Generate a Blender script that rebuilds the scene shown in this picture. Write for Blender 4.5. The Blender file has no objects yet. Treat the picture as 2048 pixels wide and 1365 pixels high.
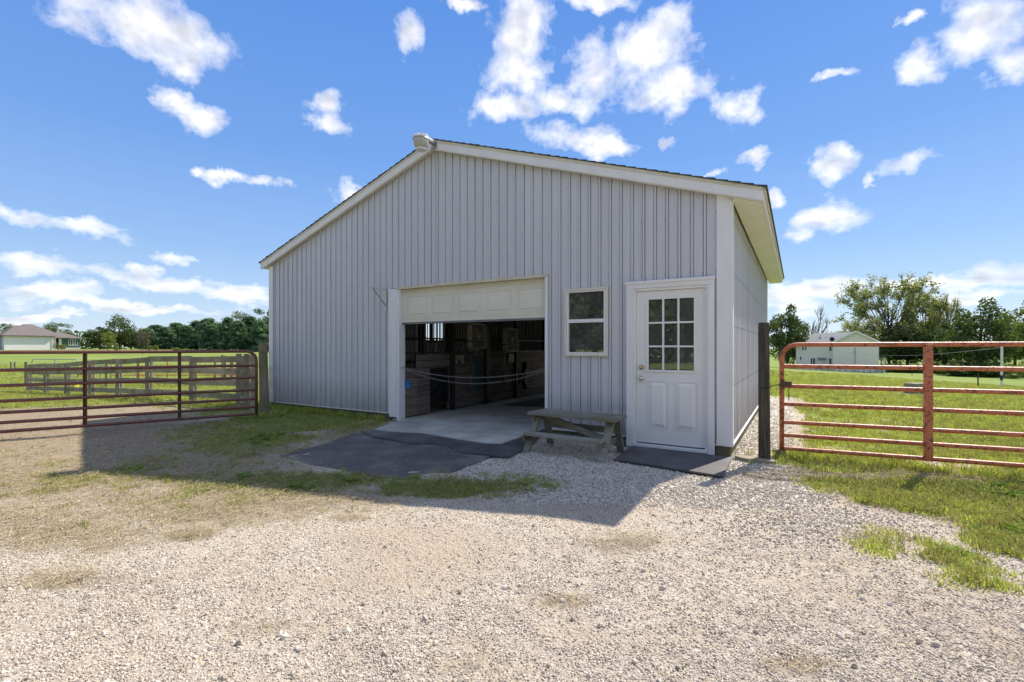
import bpy, math, random
import numpy as np
from mathutils import Vector, Matrix, Euler

scene = bpy.context.scene
R = math.radians
rng = np.random.default_rng(7)
random.seed(7)

# ------------------------------------------------------------------ camera, sky, sun, exposure
F, HX, HY, H = 957.0, 1024.0, 695.0, 1.34          # focal length and horizon in photo pixels, eye height in metres
cam = bpy.data.cameras.new("camera")
camo = bpy.data.objects.new("camera", cam)
scene.collection.objects.link(camo)
camo.location = (0, 0, H)
camo.rotation_euler = (R(90), 0, 0)
cam.sensor_width = 36.0
cam.lens = F / 2048 * 36
cam.shift_y = (HY - 682.5) / 2048
cam.clip_start = 0.05
cam.clip_end = 4000
scene.camera = camo

TH = R(30.8)
U = np.array([math.cos(TH), -math.sin(TH)])
V = np.array([math.sin(TH), math.cos(TH)])
C0 = np.array([2.66, 5.82])
SUNV = Vector((0.275 * U[0] + 0.86 * V[0], 0.275 * U[1] + 0.86 * V[1], 1.0)).normalized()
sun_el = math.asin(SUNV.z)
sun_az = math.atan2(SUNV.x, SUNV.y)

scene.view_settings.view_transform = 'Standard'
scene.view_settings.look = 'None'
scene.view_settings.gamma = 1
scene.view_settings.use_curve_mapping = False
scene.view_settings.exposure = 1.02

sl = bpy.data.lights.new("sun", 'SUN')
sl.energy = 3.55
sl.angle = R(0.53)
sl.color = (1.0, 0.92, 0.81)
slo = bpy.data.objects.new("sun", sl)
scene.collection.objects.link(slo)
slo.rotation_euler = (-SUNV).to_track_quat('-Z', 'Y').to_euler()
slo.location = (20, 20, 30)

world = bpy.data.worlds.new("World")
scene.world = world
world.use_nodes = True


def pix_dir(px, py):
    return math.atan2(px - HX, F), math.atan2(HY - py, math.hypot(F, px - HX))


CLOUDS = [(300, 55, 190, 80), (355, 105, 75, 50), (180, 5, 160, 45), (345, 195, 48, 36), (400, 228, 60, 36), (650, 200, 42, 34), (658, 245, 48, 34),
          (812, 68, 34, 42), (440, 342, 70, 16), (530, 354, 44, 16), (385, 334, 25, 12), (700, 384, 52, 20),
          (1040, 55, 85, 90), (1030, 150, 72, 70), (1010, 220, 90, 36), (1290, 95, 130, 80), (1340, 170, 140, 62), (1480, 215, 52, 46),
          (1205, 6, 90, 24), (1200, 140, 90, 72), (1120, 190, 80, 50), (1140, 275, 105, 34), (1220, 292, 60, 26), (1150, 205, 80, 38),
          (1815, 150, 60, 46), (1965, 60, 115, 100), (2000, 140, 80, 60), (1660, 325, 48, 32), (1820, 318, 64, 32), (1515, 315, 32, 20),
          (1750, 355, 22, 13), (1660, 425, 100, 44), (1600, 458, 56, 22), (1545, 395, 28, 18), (1425, 344, 42, 12), (1320, 278, 28, 18),
          (1655, 160, 52, 14), (60, 445, 85, 28), (175, 472, 100, 26), (70, 538, 105, 24), (275, 540, 36, 20), (350, 508, 58, 16),
          (330, 566, 160, 22), (90, 588, 130, 22), (480, 584, 80, 24), (1640, 578, 140, 28), (1850, 552, 160, 15), (1985, 545, 100, 34),
          (1590, 606, 90, 34), (1820, 40, 26, 16), (930, 10, 40, 14), (1950, 590, 110, 20), (240, 612, 240, 12), (60, 632, 150, 9)]


def build_world(nt):
    N, L = nt.nodes, nt.links
    N.clear()
    out = N.new('ShaderNodeOutputWorld')
    bg = N.new('ShaderNodeBackground')
    bg.inputs['Strength'].default_value = 0.15
    L.new(bg.outputs[0], out.inputs[0])
    sky = N.new('ShaderNodeTexSky')
    sky.sky_type = 'NISHITA'
    sky.sun_disc = False
    sky.sun_elevation = sun_el
    sky.sun_rotation = sun_az
    sky.altitude = 200
    sky.air_density = 1.0
    sky.dust_density = 0.1
    sky.ozone_density = 2.2
    hsv = N.new('ShaderNodeHueSaturation')
    hsv.inputs['Saturation'].default_value = 1.1
    hsv.inputs['Value'].default_value = 0.62
    L.new(sky.outputs[0], hsv.inputs['Color'])
    tc = N.new('ShaderNodeTexCoord')
    sep = N.new('ShaderNodeSeparateXYZ')
    L.new(tc.outputs['Generated'], sep.inputs[0])

    def m(op, a, b=None, c=None, clamp=False):
        n = N.new('ShaderNodeMath')
        n.operation = op
        n.use_clamp = clamp
        for i, x in enumerate((a, b, c)):
            if x is None:
                continue
            if isinstance(x, (int, float)):
                n.inputs[i].default_value = x
            else:
                L.new(x, n.inputs[i])
        return n.outputs[0]
    az = m('ARCTAN2', sep.outputs[0], sep.outputs[1])
    el = m('ARCSINE', sep.outputs[2])
    pol = N.new('ShaderNodeCombineXYZ')
    L.new(az, pol.inputs[0])
    L.new(el, pol.inputs[1])
    wn = N.new('ShaderNodeTexNoise')
    wn.inputs['Scale'].default_value = 9
    wn.inputs['Detail'].default_value = 5
    wn.inputs['Roughness'].default_value = 0.6
    L.new(pol.outputs[0], wn.inputs['Vector'])
    ws = N.new('ShaderNodeVectorMath')
    ws.operation = 'SUBTRACT'
    L.new(wn.outputs['Color'], ws.inputs[0])
    ws.inputs[1].default_value = (0.5, 0.5, 0.5)
    wp = N.new('ShaderNodeVectorMath')
    wp.operation = 'MULTIPLY_ADD'
    L.new(ws.outputs[0], wp.inputs[0])
    wp.inputs[1].default_value = (0.13, 0.09, 0)
    L.new(pol.outputs[0], wp.inputs[2])
    best = None
    for (px, py, rx, ry) in CLOUDS:
        a0, e0 = pix_dir(px, py)
        a1, _ = pix_dir(px + rx, py)
        _, e1 = pix_dir(px, py - ry)
        wa, we = abs(a1 - a0) * 1.0, abs(e1 - e0) * 1.0
        vm = N.new('ShaderNodeVectorMath')
        vm.operation = 'MULTIPLY_ADD'
        L.new(wp.outputs[0], vm.inputs[0])
        vm.inputs[1].default_value = (1 / wa, 1 / we, 0)
        vm.inputs[2].default_value = (-a0 / wa, -e0 / we, 0)
        ln = N.new('ShaderNodeVectorMath')
        ln.operation = 'LENGTH'
        L.new(vm.outputs[0], ln.inputs[0])
        v = m('SUBTRACT', 1.0, ln.outputs['Value'])
        best = v if best is None else m('SMOOTH_MAX', best, v, 0.25)
    # direction stretched so clouds flatten towards the horizon
    sc = N.new('ShaderNodeCombineXYZ')
    L.new(az, sc.inputs[0])
    L.new(m('MULTIPLY', m('SQRT', m('ADD', m('MAXIMUM', el, 0.0), 0.02)), 1.75), sc.inputs[1])

    def noise(scale, detail, rough, off=(0, 0, 0), vec=None):
        mp = N.new('ShaderNodeMapping')
        mp.inputs['Location'].default_value = off
        L.new(vec if vec is not None else sc.outputs[0], mp.inputs['Vector'])
        n = N.new('ShaderNodeTexNoise')
        n.inputs['Scale'].default_value = scale
        n.inputs['Detail'].default_value = detail
        n.inputs['Roughness'].default_value = rough
        L.new(mp.outputs[0], n.inputs['Vector'])
        return n.outputs['Fac']
    n1 = noise(13, 10, 0.62)
    n3 = noise(11, 3, 0.5)
    n3b = noise(11, 3, 0.5, (0.012, 0.03, 0))
    n2 = noise(5.0, 4, 0.55, (3.1, 1.7, 0))
    # sky outside the frame: unseen cumulus of the same kind, thickened for fill light
    ng = noise(3.2, 4, 0.55, (9, 4, 0), tc.outputs['Generated'])
    gen = m('MULTIPLY', m('SUBTRACT', ng, 0.475), 6.0)
    inframe = m('LESS_THAN', m('ABSOLUTE', az), 0.86)
    inframe = m('MULTIPLY', inframe, m('LESS_THAN', el, 0.66))
    gen = m('SUBTRACT', gen, m('MULTIPLY', inframe, 4.0))
    allb = m('MAXIMUM', best, gen)
    base = m('ADD', m('MULTIPLY', m('MINIMUM', allb, 0.7), 1.6), m('MULTIPLY', m('SUBTRACT', n2, 0.5), 0.7))

    def dens(n):
        return m('ADD', base, m('MULTIPLY', m('SUBTRACT', n, 0.5), 3.4))
    d1 = dens(n1)
    mr = N.new('ShaderNodeMapRange')
    mr.inputs['From Min'].default_value = 0.05
    mr.inputs['From Max'].default_value = 1.35
    L.new(d1, mr.inputs['Value'])
    alpha = m('MULTIPLY', mr.outputs[0], 0.97)
    # lit tops, lilac grey bodies
    shade = m('SUBTRACT', n3, n3b)
    body = N.new('ShaderNodeMapRange')
    body.inputs['From Min'].default_value = 0.5
    body.inputs['From Max'].default_value = 1.9
    L.new(d1, body.inputs['Value'])
    lowe = N.new('ShaderNodeMapRange')
    lowe.inputs['From Min'].default_value = 0.30
    lowe.inputs['From Max'].default_value = 0.03
    L.new(el, lowe.inputs['Value'])
    t = m('ADD', m('MULTIPLY', body.outputs[0], m('ADD', 0.48, m('MULTIPLY', lowe.outputs[0], 0.34))), m('MULTIPLY', shade, -3.2), clamp=True)
    cc = N.new('ShaderNodeMix')
    cc.data_type = 'RGBA'
    cc.inputs[6].default_value = (4.3, 4.2, 4.1, 1)
    cc.inputs[7].default_value = (2.2, 2.3, 2.65, 1)
    L.new(t, cc.inputs[0])
    mix = N.new('ShaderNodeMix')
    mix.data_type = 'RGBA'
    L.new(alpha, mix.inputs[0])
    # pale air towards the horizon
    hz = N.new('ShaderNodeMapRange')
    hz.interpolation_type = 'SMOOTHERSTEP'
    hz.inputs['From Min'].default_value = 0.42
    hz.inputs['From Max'].default_value = -0.02
    hz.inputs['To Max'].default_value = 0.0
    L.new(el, hz.inputs['Value'])
    air = N.new('ShaderNodeMix')
    air.data_type = 'RGBA'
    L.new(hz.outputs[0], air.inputs[0])
    rr = N.new('ShaderNodeValToRGB')
    K = 1 / (0.15 * 2 ** 1.02)
    els = rr.color_ramp.elements
    stops = [(0.0, (.62, .76, .92)), (0.06, (.50, .67, .92)), (0.15, (.32, .53, .90)), (0.30, (.18, .385, .86)), (0.55, (.10, .285, .80)), (1.0, (.07, .22, .66))]
    while len(els) < len(stops):
        els.new(0.5)
    for i, (p, c) in enumerate(stops):
        els[i].position = p
        els[i].color = (*c, 1)
    L.new(m('DIVIDE', m('MAXIMUM', el, 0.0), 1.2), rr.inputs[0])
    grad = N.new('ShaderNodeVectorMath')
    grad.operation = 'SCALE'
    L.new(rr.outputs[0], grad.inputs[0])
    grad.inputs['Scale'].default_value = K
    blend = N.new('ShaderNodeMix')
    blend.data_type = 'RGBA'
    blend.inputs[0].default_value = 0.85
    L.new(hsv.outputs[0], blend.inputs[6])
    L.new(grad.outputs[0], blend.inputs[7])
    L.new(blend.outputs[2], air.inputs[6])
    air.inputs[7].default_value = (2.9, 3.6, 4.4, 1)
    L.new(air.outputs[2], mix.inputs[6])
    L.new(cc.outputs[2], mix.inputs[7])
    L.new(mix.outputs[2], bg.inputs[0])


build_world(world.node_tree)
world.cycles.sampling_method = 'MANUAL'
world.cycles.sample_map_resolution = 512

cy = scene.cycles
cy.use_denoising = True
cy.max_bounces = 7
cy.diffuse_bounces = 3
cy.glossy_bounces = 3
cy.transmission_bounces = 4
cy.transparent_max_bounces = 8
cy.caustics_reflective = False
cy.caustics_refractive = False
cy.sample_clamp_indirect = 6

# ------------------------------------------------------------------ object helpers
COL = scene.collection


def P(o, label=None, cat=None, group=None, kind=None):
    if label: o['label'] = label
    if cat: o['category'] = cat
    if group: o['group'] = group
    if kind: o['kind'] = kind
    return o


def empty(name, label, cat, loc, rz=0.0, group=None):
    o = bpy.data.objects.new(name, None)
    COL.objects.link(o)
    o.location = loc
    o.rotation_euler = (0, 0, rz)
    o.empty_display_size = 0.2
    return P(o, label, cat, group)


class MB:
    def __init__(s):
        s.v, s.f = [], []

    def add(s, vs, fs):
        b = len(s.v)
        s.v += [tuple(p) for p in vs]
        s.f += [tuple(i + b for i in f) for f in fs]
        return s

    def box(s, x0, x1, y0, y1, z0, z1, T=None):
        vs = [(x, y, z) for z in (z0, z1) for y in (y0, y1) for x in (x0, x1)]
        if T is not None:
            vs = [T @ Vector(p) for p in vs]
        return s.add(vs, [(0, 2, 3, 1), (4, 5, 7, 6), (0, 1, 5, 4), (2, 6, 7, 3), (0, 4, 6, 2), (1, 3, 7, 5)])

    def beam(s, p0, p1, w, h, up=(0, 0, 1)):
        """a board from p0 to p1, w across, h along up"""
        p0, p1 = Vector(p0), Vector(p1)
        d = (p1 - p0)
        x = d.normalized()
        y = Vector(up).cross(x).normalized()
        z = x.cross(y)
        vs = []
        for q in (p0, p1):
            for a, b in ((-1, -1), (1, -1), (1, 1), (-1, 1)):
                vs.append(q + y * a * w / 2 + z * b * h / 2)
        return s.add(vs, [(3, 2, 1, 0), (4, 5, 6, 7), (0, 1, 5, 4), (1, 2, 6, 5), (2, 3, 7, 6), (3, 0, 4, 7)])

    def tube(s, pts, r, n=8, closed=False, caps=True):
        pts = [Vector(p) for p in pts]
        rs = r if isinstance(r, (list, tuple)) else [r] * len(pts)
        k = len(pts)
        vs, fs = [], []
        ref = None
        for i, p in enumerate(pts):
            a = pts[i - 1] if (i > 0 or closed) else p
            b = pts[(i + 1) % k] if (i < k - 1 or closed) else p
            t = (b - a).normalized()
            if ref is None:
                ref = t.orthogonal().normalized()
            ref = (ref - t * ref.dot(t)).normalized()
            q = t.cross(ref)
            for j in range(n):
                an = 2 * math.pi * j / n
                vs.append(p + (ref * math.cos(an) + q * math.sin(an)) * rs[i])
        rng_ = k if closed else k - 1
        for i in range(rng_):
            for j in range(n):
                a, b = i * n + j, i * n + (j + 1) % n
                c, d = ((i + 1) % k) * n + (j + 1) % n, ((i + 1) % k) * n + j
                fs.append((a, b, c, d))
        if caps and not closed:
            fs.append(tuple(reversed(range(n))))
            fs.append(tuple(range((k - 1) * n, k * n)))
        return s.add(vs, fs)

    def prism(s, poly, z0, z1, ztop=None):
        """extrude a counter-clockwise xy outline; ztop(x, y) may shape the top"""
        n = len(poly)
        a = sum(poly[i][0] * poly[(i + 1) % n][1] - poly[(i + 1) % n][0] * poly[i][1] for i in range(n))
        if a < 0:
            poly = poly[::-1]
        vs = [(x, y, z0) for x, y in poly] + [(x, y, ztop(x, y) if ztop else z1) for x, y in poly]
        fs = [tuple(reversed(range(n))), tuple(range(n, 2 * n))]
        fs += [(i, (i + 1) % n, n + (i + 1) % n, n + i) for i in range(n)]
        return s.add(vs, fs)

    def lathe(s, prof, n=16, c=(0, 0, 0), axis='z'):
        vs, fs = [], []
        for (r, h) in prof:
            for j in range(n):
                a = 2 * math.pi * j / n
                x, y = r * math.cos(a), r * math.sin(a)
                p = {'z': (x, y, h), 'y': (x, h, y), 'x': (h, x, y)}[axis]
                vs.append((p[0] + c[0], p[1] + c[1], p[2] + c[2]))
        for i in range(len(prof) - 1):
            for j in range(n):
                fs.append((i * n + j, i * n + (j + 1) % n, (i + 1) * n + (j + 1) % n, (i + 1) * n + j))
        return s.add(vs, fs)

    def build(s, name, mat, parent=None, smooth=False, bevel=0, label=None, kind=None, loc=None, rz=None):
        me = bpy.data.meshes.new(name)
        me.from_pydata(s.v, [], s.f)
        if smooth:
            me.polygons.foreach_set('use_smooth', [True] * len(me.polygons))
        me.materials.append(mat)
        me.update()
        o = bpy.data.objects.new(name, me)
        COL.objects.link(o)
        if parent is not None:
            o.parent = parent
        if bevel:
            b = o.modifiers.new('bevel', 'BEVEL')
            b.width = bevel
            b.segments = 2
            b.limit_method = 'ANGLE'
            b.angle_limit = R(40)
        if loc is not None: o.location = loc
        if rz is not None: o.rotation_euler = (0, 0, rz)
        return P(o, label, None, None, kind)


def copy_tree(o, parent=None):
    c = o.copy()
    COL.objects.link(c)
    c.parent = parent
    for ch in o.children:
        copy_tree(ch, c)
    return c


# ------------------------------------------------------------------ materials
def nmat(name):
    m = bpy.data.materials.new(name)
    m.use_nodes = True
    nt = m.node_tree
    b = nt.nodes['Principled BSDF']
    return m, nt, b


def ramp(nt, fac, stops):
    r = nt.nodes.new('ShaderNodeValToRGB')
    e = r.color_ramp.elements
    while len(e) < len(stops):
        e.new(0.5)
    for i, (p, c) in enumerate(stops):
        e[i].position = p
        e[i].color = (*c, 1) if len(c) == 3 else c
    nt.links.new(fac, r.inputs[0])
    return r.outputs[0]


def tex_noise(nt, scale, detail=4, rough=0.55, stretch=(1, 1, 1), coord='Object', off=(0, 0, 0)):
    tc = nt.nodes.new('ShaderNodeTexCoord')
    mp = nt.nodes.new('ShaderNodeMapping')
    mp.inputs['Scale'].default_value = stretch
    mp.inputs['Location'].default_value = off
    nt.links.new(tc.outputs[coord], mp.inputs[0])
    n = nt.nodes.new('ShaderNodeTexNoise')
    n.inputs['Scale'].default_value = scale
    n.inputs['Detail'].default_value = detail
    n.inputs['Roughness'].default_value = rough
    nt.links.new(mp.outputs[0], n.inputs['Vector'])
    return n.outputs['Fac']


def mixc(nt, fac, a, b, blend='MIX'):
    m = nt.nodes.new('ShaderNodeMix')
    m.data_type = 'RGBA'
    m.blend_type = blend
    for s, x in ((0, fac), (6, a), (7, b)):
        if isinstance(x, (int, float)):
            m.inputs[s].default_value = x
        elif isinstance(x, tuple):
            m.inputs[s].default_value = (*x, 1) if len(x) == 3 else x
        else:
            nt.links.new(x, m.inputs[s])
    return m.outputs[2]


def bump(nt, b, h, strength=0.3, dist=0.01):
    n = nt.nodes.new('ShaderNodeBump')
    n.inputs['Strength'].default_value = strength
    n.inputs['Distance'].default_value = dist
    nt.links.new(h, n.inputs['Height'])
    nt.links.new(n.outputs[0], b.inputs['Normal'])


def rnd_tint(nt, col, amt=0.15):
    oi = nt.nodes.new('ShaderNodeObjectInfo')
    mr = nt.nodes.new('ShaderNodeMapRange')
    mr.inputs['To Min'].default_value = 1 - amt
    mr.inputs['To Max'].default_value = 1 + amt
    nt.links.new(oi.outputs['Random'], mr.inputs['Value'])
    h = nt.nodes.new('ShaderNodeHueSaturation')
    nt.links.new(mr.outputs[0], h.inputs['Value'])
    nt.links.new(col, h.inputs['Color'])
    return h.outputs[0]


def paint(name, c, c2, scale=3, rough=0.5, stretch=(1, 1, 1), b=0.05, lo=0.35, hi=0.7, metallic=0, detail=5, spec=0.4):
    m, nt, bs = nmat(name)
    f = tex_noise(nt, scale, detail, 0.6, stretch)
    col = ramp(nt, f, [(lo, c), (hi, c2)])
    nt.links.new(col, bs.inputs['Base Color'])
    bs.inputs['Roughness'].default_value = rough
    bs.inputs['Metallic'].default_value = metallic
    bs.inputs['Specular IOR Level'].default_value = spec
    if b:
        bump(nt, bs, tex_noise(nt, scale * 12, 3, 0.6, stretch), b, 0.004)
    return m


def wood(name, c, c2, c3, axis=0, scale=1.0, rough=0.85, tint=0.16, moss=None):
    """weathered boards, grain along the given object axis"""
    m, nt, bs = nmat(name)
    st = [14, 14, 14]
    st[axis] = 0.8
    f = tex_noise(nt, 3.0 * scale, 8, 0.7, tuple(st))
    f2 = tex_noise(nt, 1.3 * scale, 4, 0.6, (1, 1, 1), off=(3, 1, 2))
    col = ramp(nt, f, [(0.28, c), (0.5, c2), (0.72, c3)])
    col = mixc(nt, f2, col, mixc(nt, 0.5, col, (c[0] * .8, c[1] * .8, c[2] * .8)), 'MIX')
    if moss:
        f3 = ramp(nt, tex_noise(nt, 2.2, 6, 0.7, off=(7, 7, 1)), [(0.42, (0, 0, 0)), (0.68, (1, 1, 1))])
        col = mixc(nt, f3, col, moss)
    col = rnd_tint(nt, col, tint)
    nt.links.new(col, bs.inputs['Base Color'])
    bs.inputs['Roughness'].default_value = rough
    bs.inputs['Specular IOR Level'].default_value = 0.25
    bump(nt, bs, f, 0.5, 0.004)
    return m


M = {}
# barn siding: grey lilac painted steel with dust and chalking streaks
m, nt, bs = nmat('siding_paint')
f = tex_noise(nt, 1.2, 6, 0.65, (5, 5, 0.35))
f2 = tex_noise(nt, 2.4, 5, 0.7, (1, 1, 1), off=(5, 2, 0))
col = ramp(nt, f, [(0.3, (0.555, 0.558, 0.61)), (0.7, (0.625, 0.628, 0.675))])
col = mixc(nt, ramp(nt, f2, [(0.45, (0, 0, 0)), (0.8, (0.5, 0.5, 0.5))]), col, (0.57, 0.56, 0.57))
tc = nt.nodes.new('ShaderNodeTexCoord')
sp = nt.nodes.new('ShaderNodeSeparateXYZ')
nt.links.new(tc.outputs['Object'], sp.inputs[0])
mr = nt.nodes.new('ShaderNodeMapRange')
mr.inputs['From Min'].default_value = 0.75
mr.inputs['From Max'].default_value = 0.12
mr.inputs['To Max'].default_value = 1.25
nt.links.new(sp.outputs[2], mr.inputs['Value'])
dm = nt.nodes.new('ShaderNodeMath')
dm.operation = 'MULTIPLY'
nt.links.new(mr.outputs[0], dm.inputs[0])
nt.links.new(tex_noise(nt, 3, 7, 0.7, (3, 3, 1)), dm.inputs[1])
col = mixc(nt, dm.outputs[0], col, (0.25, 0.235, 0.20))
nt.links.new(rnd_tint(nt, col, 0.025), bs.inputs['Base Color'])
bs.inputs['Roughness'].default_value = 0.42
bs.inputs['Specular IOR Level'].default_value = 0.45
bump(nt, bs, tex_noise(nt, 2.0, 3, 0.5, (2, 2, 0.6)), 0.25, 0.01)
M['siding'] = m
M['trim'] = paint('white_trim', (0.74, 0.73, 0.74), (0.82, 0.81, 0.82), 2.2, 0.5, (3, 3, 0.6), lo=0.3)
M['cream'] = paint('cream_trim', (0.64, 0.60, 0.50), (0.76, 0.73, 0.65), 2.5, 0.5, lo=0.3)
M['rust_cream'] = paint('drip_edge', (0.58, 0.54, 0.42), (0.70, 0.65, 0.53), 4, 0.5, lo=0.3)
M['rolldoor'] = paint('overhead_door_paint', (0.68, 0.65, 0.54), (0.78, 0.755, 0.66), 1.8, 0.45, (1, 1, 2), lo=0.3)
M['doorwhite'] = paint('door_white', (0.76, 0.745, 0.73), (0.82, 0.81, 0.795), 1.5, 0.4, lo=0.3, b=0.03)
M['soffit'] = paint('soffit_cream', (0.70, 0.69, 0.54), (0.79, 0.78, 0.67), 1.2, 0.5, lo=0.3)
M['seal'] = paint('grey_rubber_seal', (0.14, 0.14, 0.15), (0.20, 0.20, 0.20), 6, 0.7)
M['skirt'] = wood('skirt_wood', (0.11, 0.105, 0.06), (0.20, 0.175, 0.11), (0.29, 0.26, 0.19), 0, moss=(0.085, 0.10, 0.045))
M['shingle'] = paint('asphalt_shingle', (0.045, 0.05, 0.055), (0.10, 0.105, 0.11), 25, 0.95)
M['darkmetal'] = paint('black_steel', (0.012, 0.012, 0.014), (0.03, 0.03, 0.034), 8, 0.5, metallic=0.2)
M['screw'] = paint('screw_head', (0.16, 0.17, 0.20), (0.28, 0.29, 0.33), 30, 0.4, metallic=0.4, b=0)
M['stallwood'] = wood('stall_plank', (0.10, 0.082, 0.07), (0.20, 0.168, 0.145), (0.30, 0.26, 0.23), 1, 0.7, tint=0.22)
M['framewood'] = wood('framing_lumber', (0.20, 0.15, 0.09), (0.28, 0.21, 0.13), (0.34, 0.27, 0.18), 2, 0.8)
M['benchwood'] = wood('bench_wood', (0.13, 0.12, 0.10), (0.29, 0.275, 0.24), (0.44, 0.43, 0.39), 0, 1.3, tint=0.2, moss=(0.17, 0.165, 0.10))
M['postwood'] = wood('post_wood', (0.15, 0.125, 0.085), (0.27, 0.235, 0.175), (0.38, 0.34, 0.27), 2, 1.0, moss=(0.12, 0.12, 0.065))
M['darkpost'] = wood('dark_post_wood', (0.035, 0.03, 0.024), (0.10, 0.085, 0.065), (0.24, 0.20, 0.15), 2, 1.1)
M['fencewood'] = wood('fence_board_wood', (0.28, 0.235, 0.16), (0.45, 0.385, 0.28), (0.58, 0.51, 0.39), 0, 1.0, tint=0.2, moss=(0.15, 0.155, 0.08))
M['brass'] = paint('brass', (0.55, 0.38, 0.14), (0.70, 0.50, 0.22), 12, 0.3, metallic=1, b=0)
M['nickel'] = paint('satin_nickel', (0.55, 0.54, 0.52), (0.70, 0.69, 0.67), 12, 0.25, metallic=1, b=0)
M['galv'] = paint('galvanised_steel', (0.34, 0.35, 0.36), (0.48, 0.49, 0.50), 20, 0.45, metallic=0.7, b=0)
M['chain'] = paint('chain_steel', (0.20, 0.19, 0.175), (0.34, 0.32, 0.30), 40, 0.4, metallic=0.3, b=0)
M['fanplastic'] = paint('fan_casing', (0.34, 0.31, 0.25), (0.43, 0.39, 0.32), 6, 0.5)
M['whiteplastic'] = paint('white_plastic', (0.66, 0.66, 0.64), (0.74, 0.74, 0.72), 6, 0.4)
M['blueplastic'] = paint('blue_plastic', (0.02, 0.14, 0.38), (0.03, 0.18, 0.46), 6, 0.4)
M['redplastic'] = paint('red_plastic', (0.50, 0.03, 0.03), (0.58, 0.05, 0.04), 6, 0.4)
M['yellowplastic'] = paint('yellow_plastic', (0.62, 0.55, 0.08), (0.70, 0.62, 0.12), 6, 0.4)
M['tealrope'] = paint('teal_webbing', (0.01, 0.10, 0.11), (0.02, 0.16, 0.17), 30, 0.8)
M['cord'] = paint('grey_cord', (0.34, 0.35, 0.33), (0.42, 0.43, 0.41), 30, 0.6, b=0)
M['ink'] = paint('black_ink', (0.02, 0.02, 0.02), (0.03, 0.03, 0.03), 5, 0.6, b=0)
M['stone'] = paint('edging_stone', (0.20, 0.18, 0.12), (0.34, 0.30, 0.22), 9, 0.9, b=0.6)


def gate_paint(name, c, c2, rust, lo, hi, rough=0.45):
    m, nt, bs = nmat(name)
    col = ramp(nt, tex_noise(nt, 5, 4, 0.6), [(0.3, c), (0.7, c2)])
    rf = ramp(nt, tex_noise(nt, 26, 7, 0.72, (1, 1, 1), off=(2, 4, 1)), [(lo, (0, 0, 0)), (hi, (1, 1, 1))])
    col = mixc(nt, rf, col, rust)
    nt.links.new(col, bs.inputs['Base Color'])
    bs.inputs['Roughness'].default_value = rough
    bump(nt, bs, rf, 0.4, 0.002)
    return m


M['gate_red'] = gate_paint('maroon_gate_paint', (0.17, 0.05, 0.04), (0.25, 0.08, 0.06), (0.12, 0.055, 0.035), 0.44, 0.6)
M['gate_orange'] = gate_paint('faded_orange_gate_paint', (0.50, 0.135, 0.055), (0.60, 0.20, 0.10), (0.14, 0.055, 0.03), 0.52, 0.60)
M['farred'] = gate_paint('far_red_paint', (0.45, 0.13, 0.09), (0.52, 0.18, 0.13), (0.25, 0.1, 0.07), 0.6, 0.7)


def concrete(name, c, c2, c3, rough=0.85, bs_=0.4, sc=1.6):
    m, nt, bs = nmat(name)
    f = tex_noise(nt, sc, 8, 0.62)
    f2 = tex_noise(nt, 60, 3, 0.6)
    col = ramp(nt, f, [(0.3, c), (0.5, c2), (0.7, c3)])
    col = mixc(nt, ramp(nt, f2, [(0.35, (0, 0, 0)), (0.7, (0.35, 0.35, 0.35))]), col, (c3[0] * 1.25, c3[1] * 1.25, c3[2] * 1.25))
    nt.links.new(col, bs.inputs['Base Color'])
    bs.inputs['Roughness'].default_value = rough
    bump(nt, bs, tex_noise(nt, 90, 4, 0.7), bs_, 0.003)
    return m


M['concrete'] = concrete('worn_concrete', (0.20, 0.19, 0.165), (0.38, 0.37, 0.325), (0.56, 0.55, 0.50))
M['rubber'] = concrete('rubber_mat', (0.030, 0.029, 0.032), (0.060, 0.058, 0.06), (0.145, 0.14, 0.135), 0.65, 0.3, 2.4)
M['rubberdust'] = concrete('dusty_rubber', (0.045, 0.04, 0.038), (0.085, 0.076, 0.07), (0.19, 0.172, 0.15), 0.8, 0.5, 2.0)

# glass: sharp reflection over a clear pane
m = bpy.data.materials.new('window_glass')
m.use_nodes = True
nt = m.node_tree
nt.nodes.clear()
o_ = nt.nodes.new('ShaderNodeOutputMaterial')
mx = nt.nodes.new('ShaderNodeMixShader')
tr = nt.nodes.new('ShaderNodeBsdfTransparent')
tr.inputs[0].default_value = (0.80, 0.86, 0.82, 1)
gl = nt.nodes.new('ShaderNodeBsdfGlossy')
gl.inputs['Roughness'].default_value = 0.0
gl.inputs['Color'].default_value = (0.95, 0.95, 0.95, 1)
fr = nt.nodes.new('ShaderNodeFresnel')
fr.inputs[0].default_value = 2.15
nt.links.new(fr.outputs[0], mx.inputs[0])
nt.links.new(tr.outputs[0], mx.inputs[1])
nt.links.new(gl.outputs[0], mx.inputs[2])
df = nt.nodes.new('ShaderNodeBsdfDiffuse')          # a thin mottled pale diffuse layer on the panes
df.inputs[0].default_value = (.55, .56, .52, 1)
m2 = nt.nodes.new('ShaderNodeMixShader')
nt.links.new(ramp(nt, tex_noise(nt, 3.5, 5, .6), [(.3, (.05, .05, .05)), (.75, (.17, .17, .17))]), m2.inputs[0])
nt.links.new(mx.outputs[0], m2.inputs[1])
nt.links.new(df.outputs[0], m2.inputs[2])
nt.links.new(m2.outputs[0], o_.inputs[0])
M['glass'] = m
M['darkglass'] = paint('far_window_glass', (0.03, 0.04, 0.05), (0.06, 0.07, 0.09), 3, 0.1, b=0)


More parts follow.
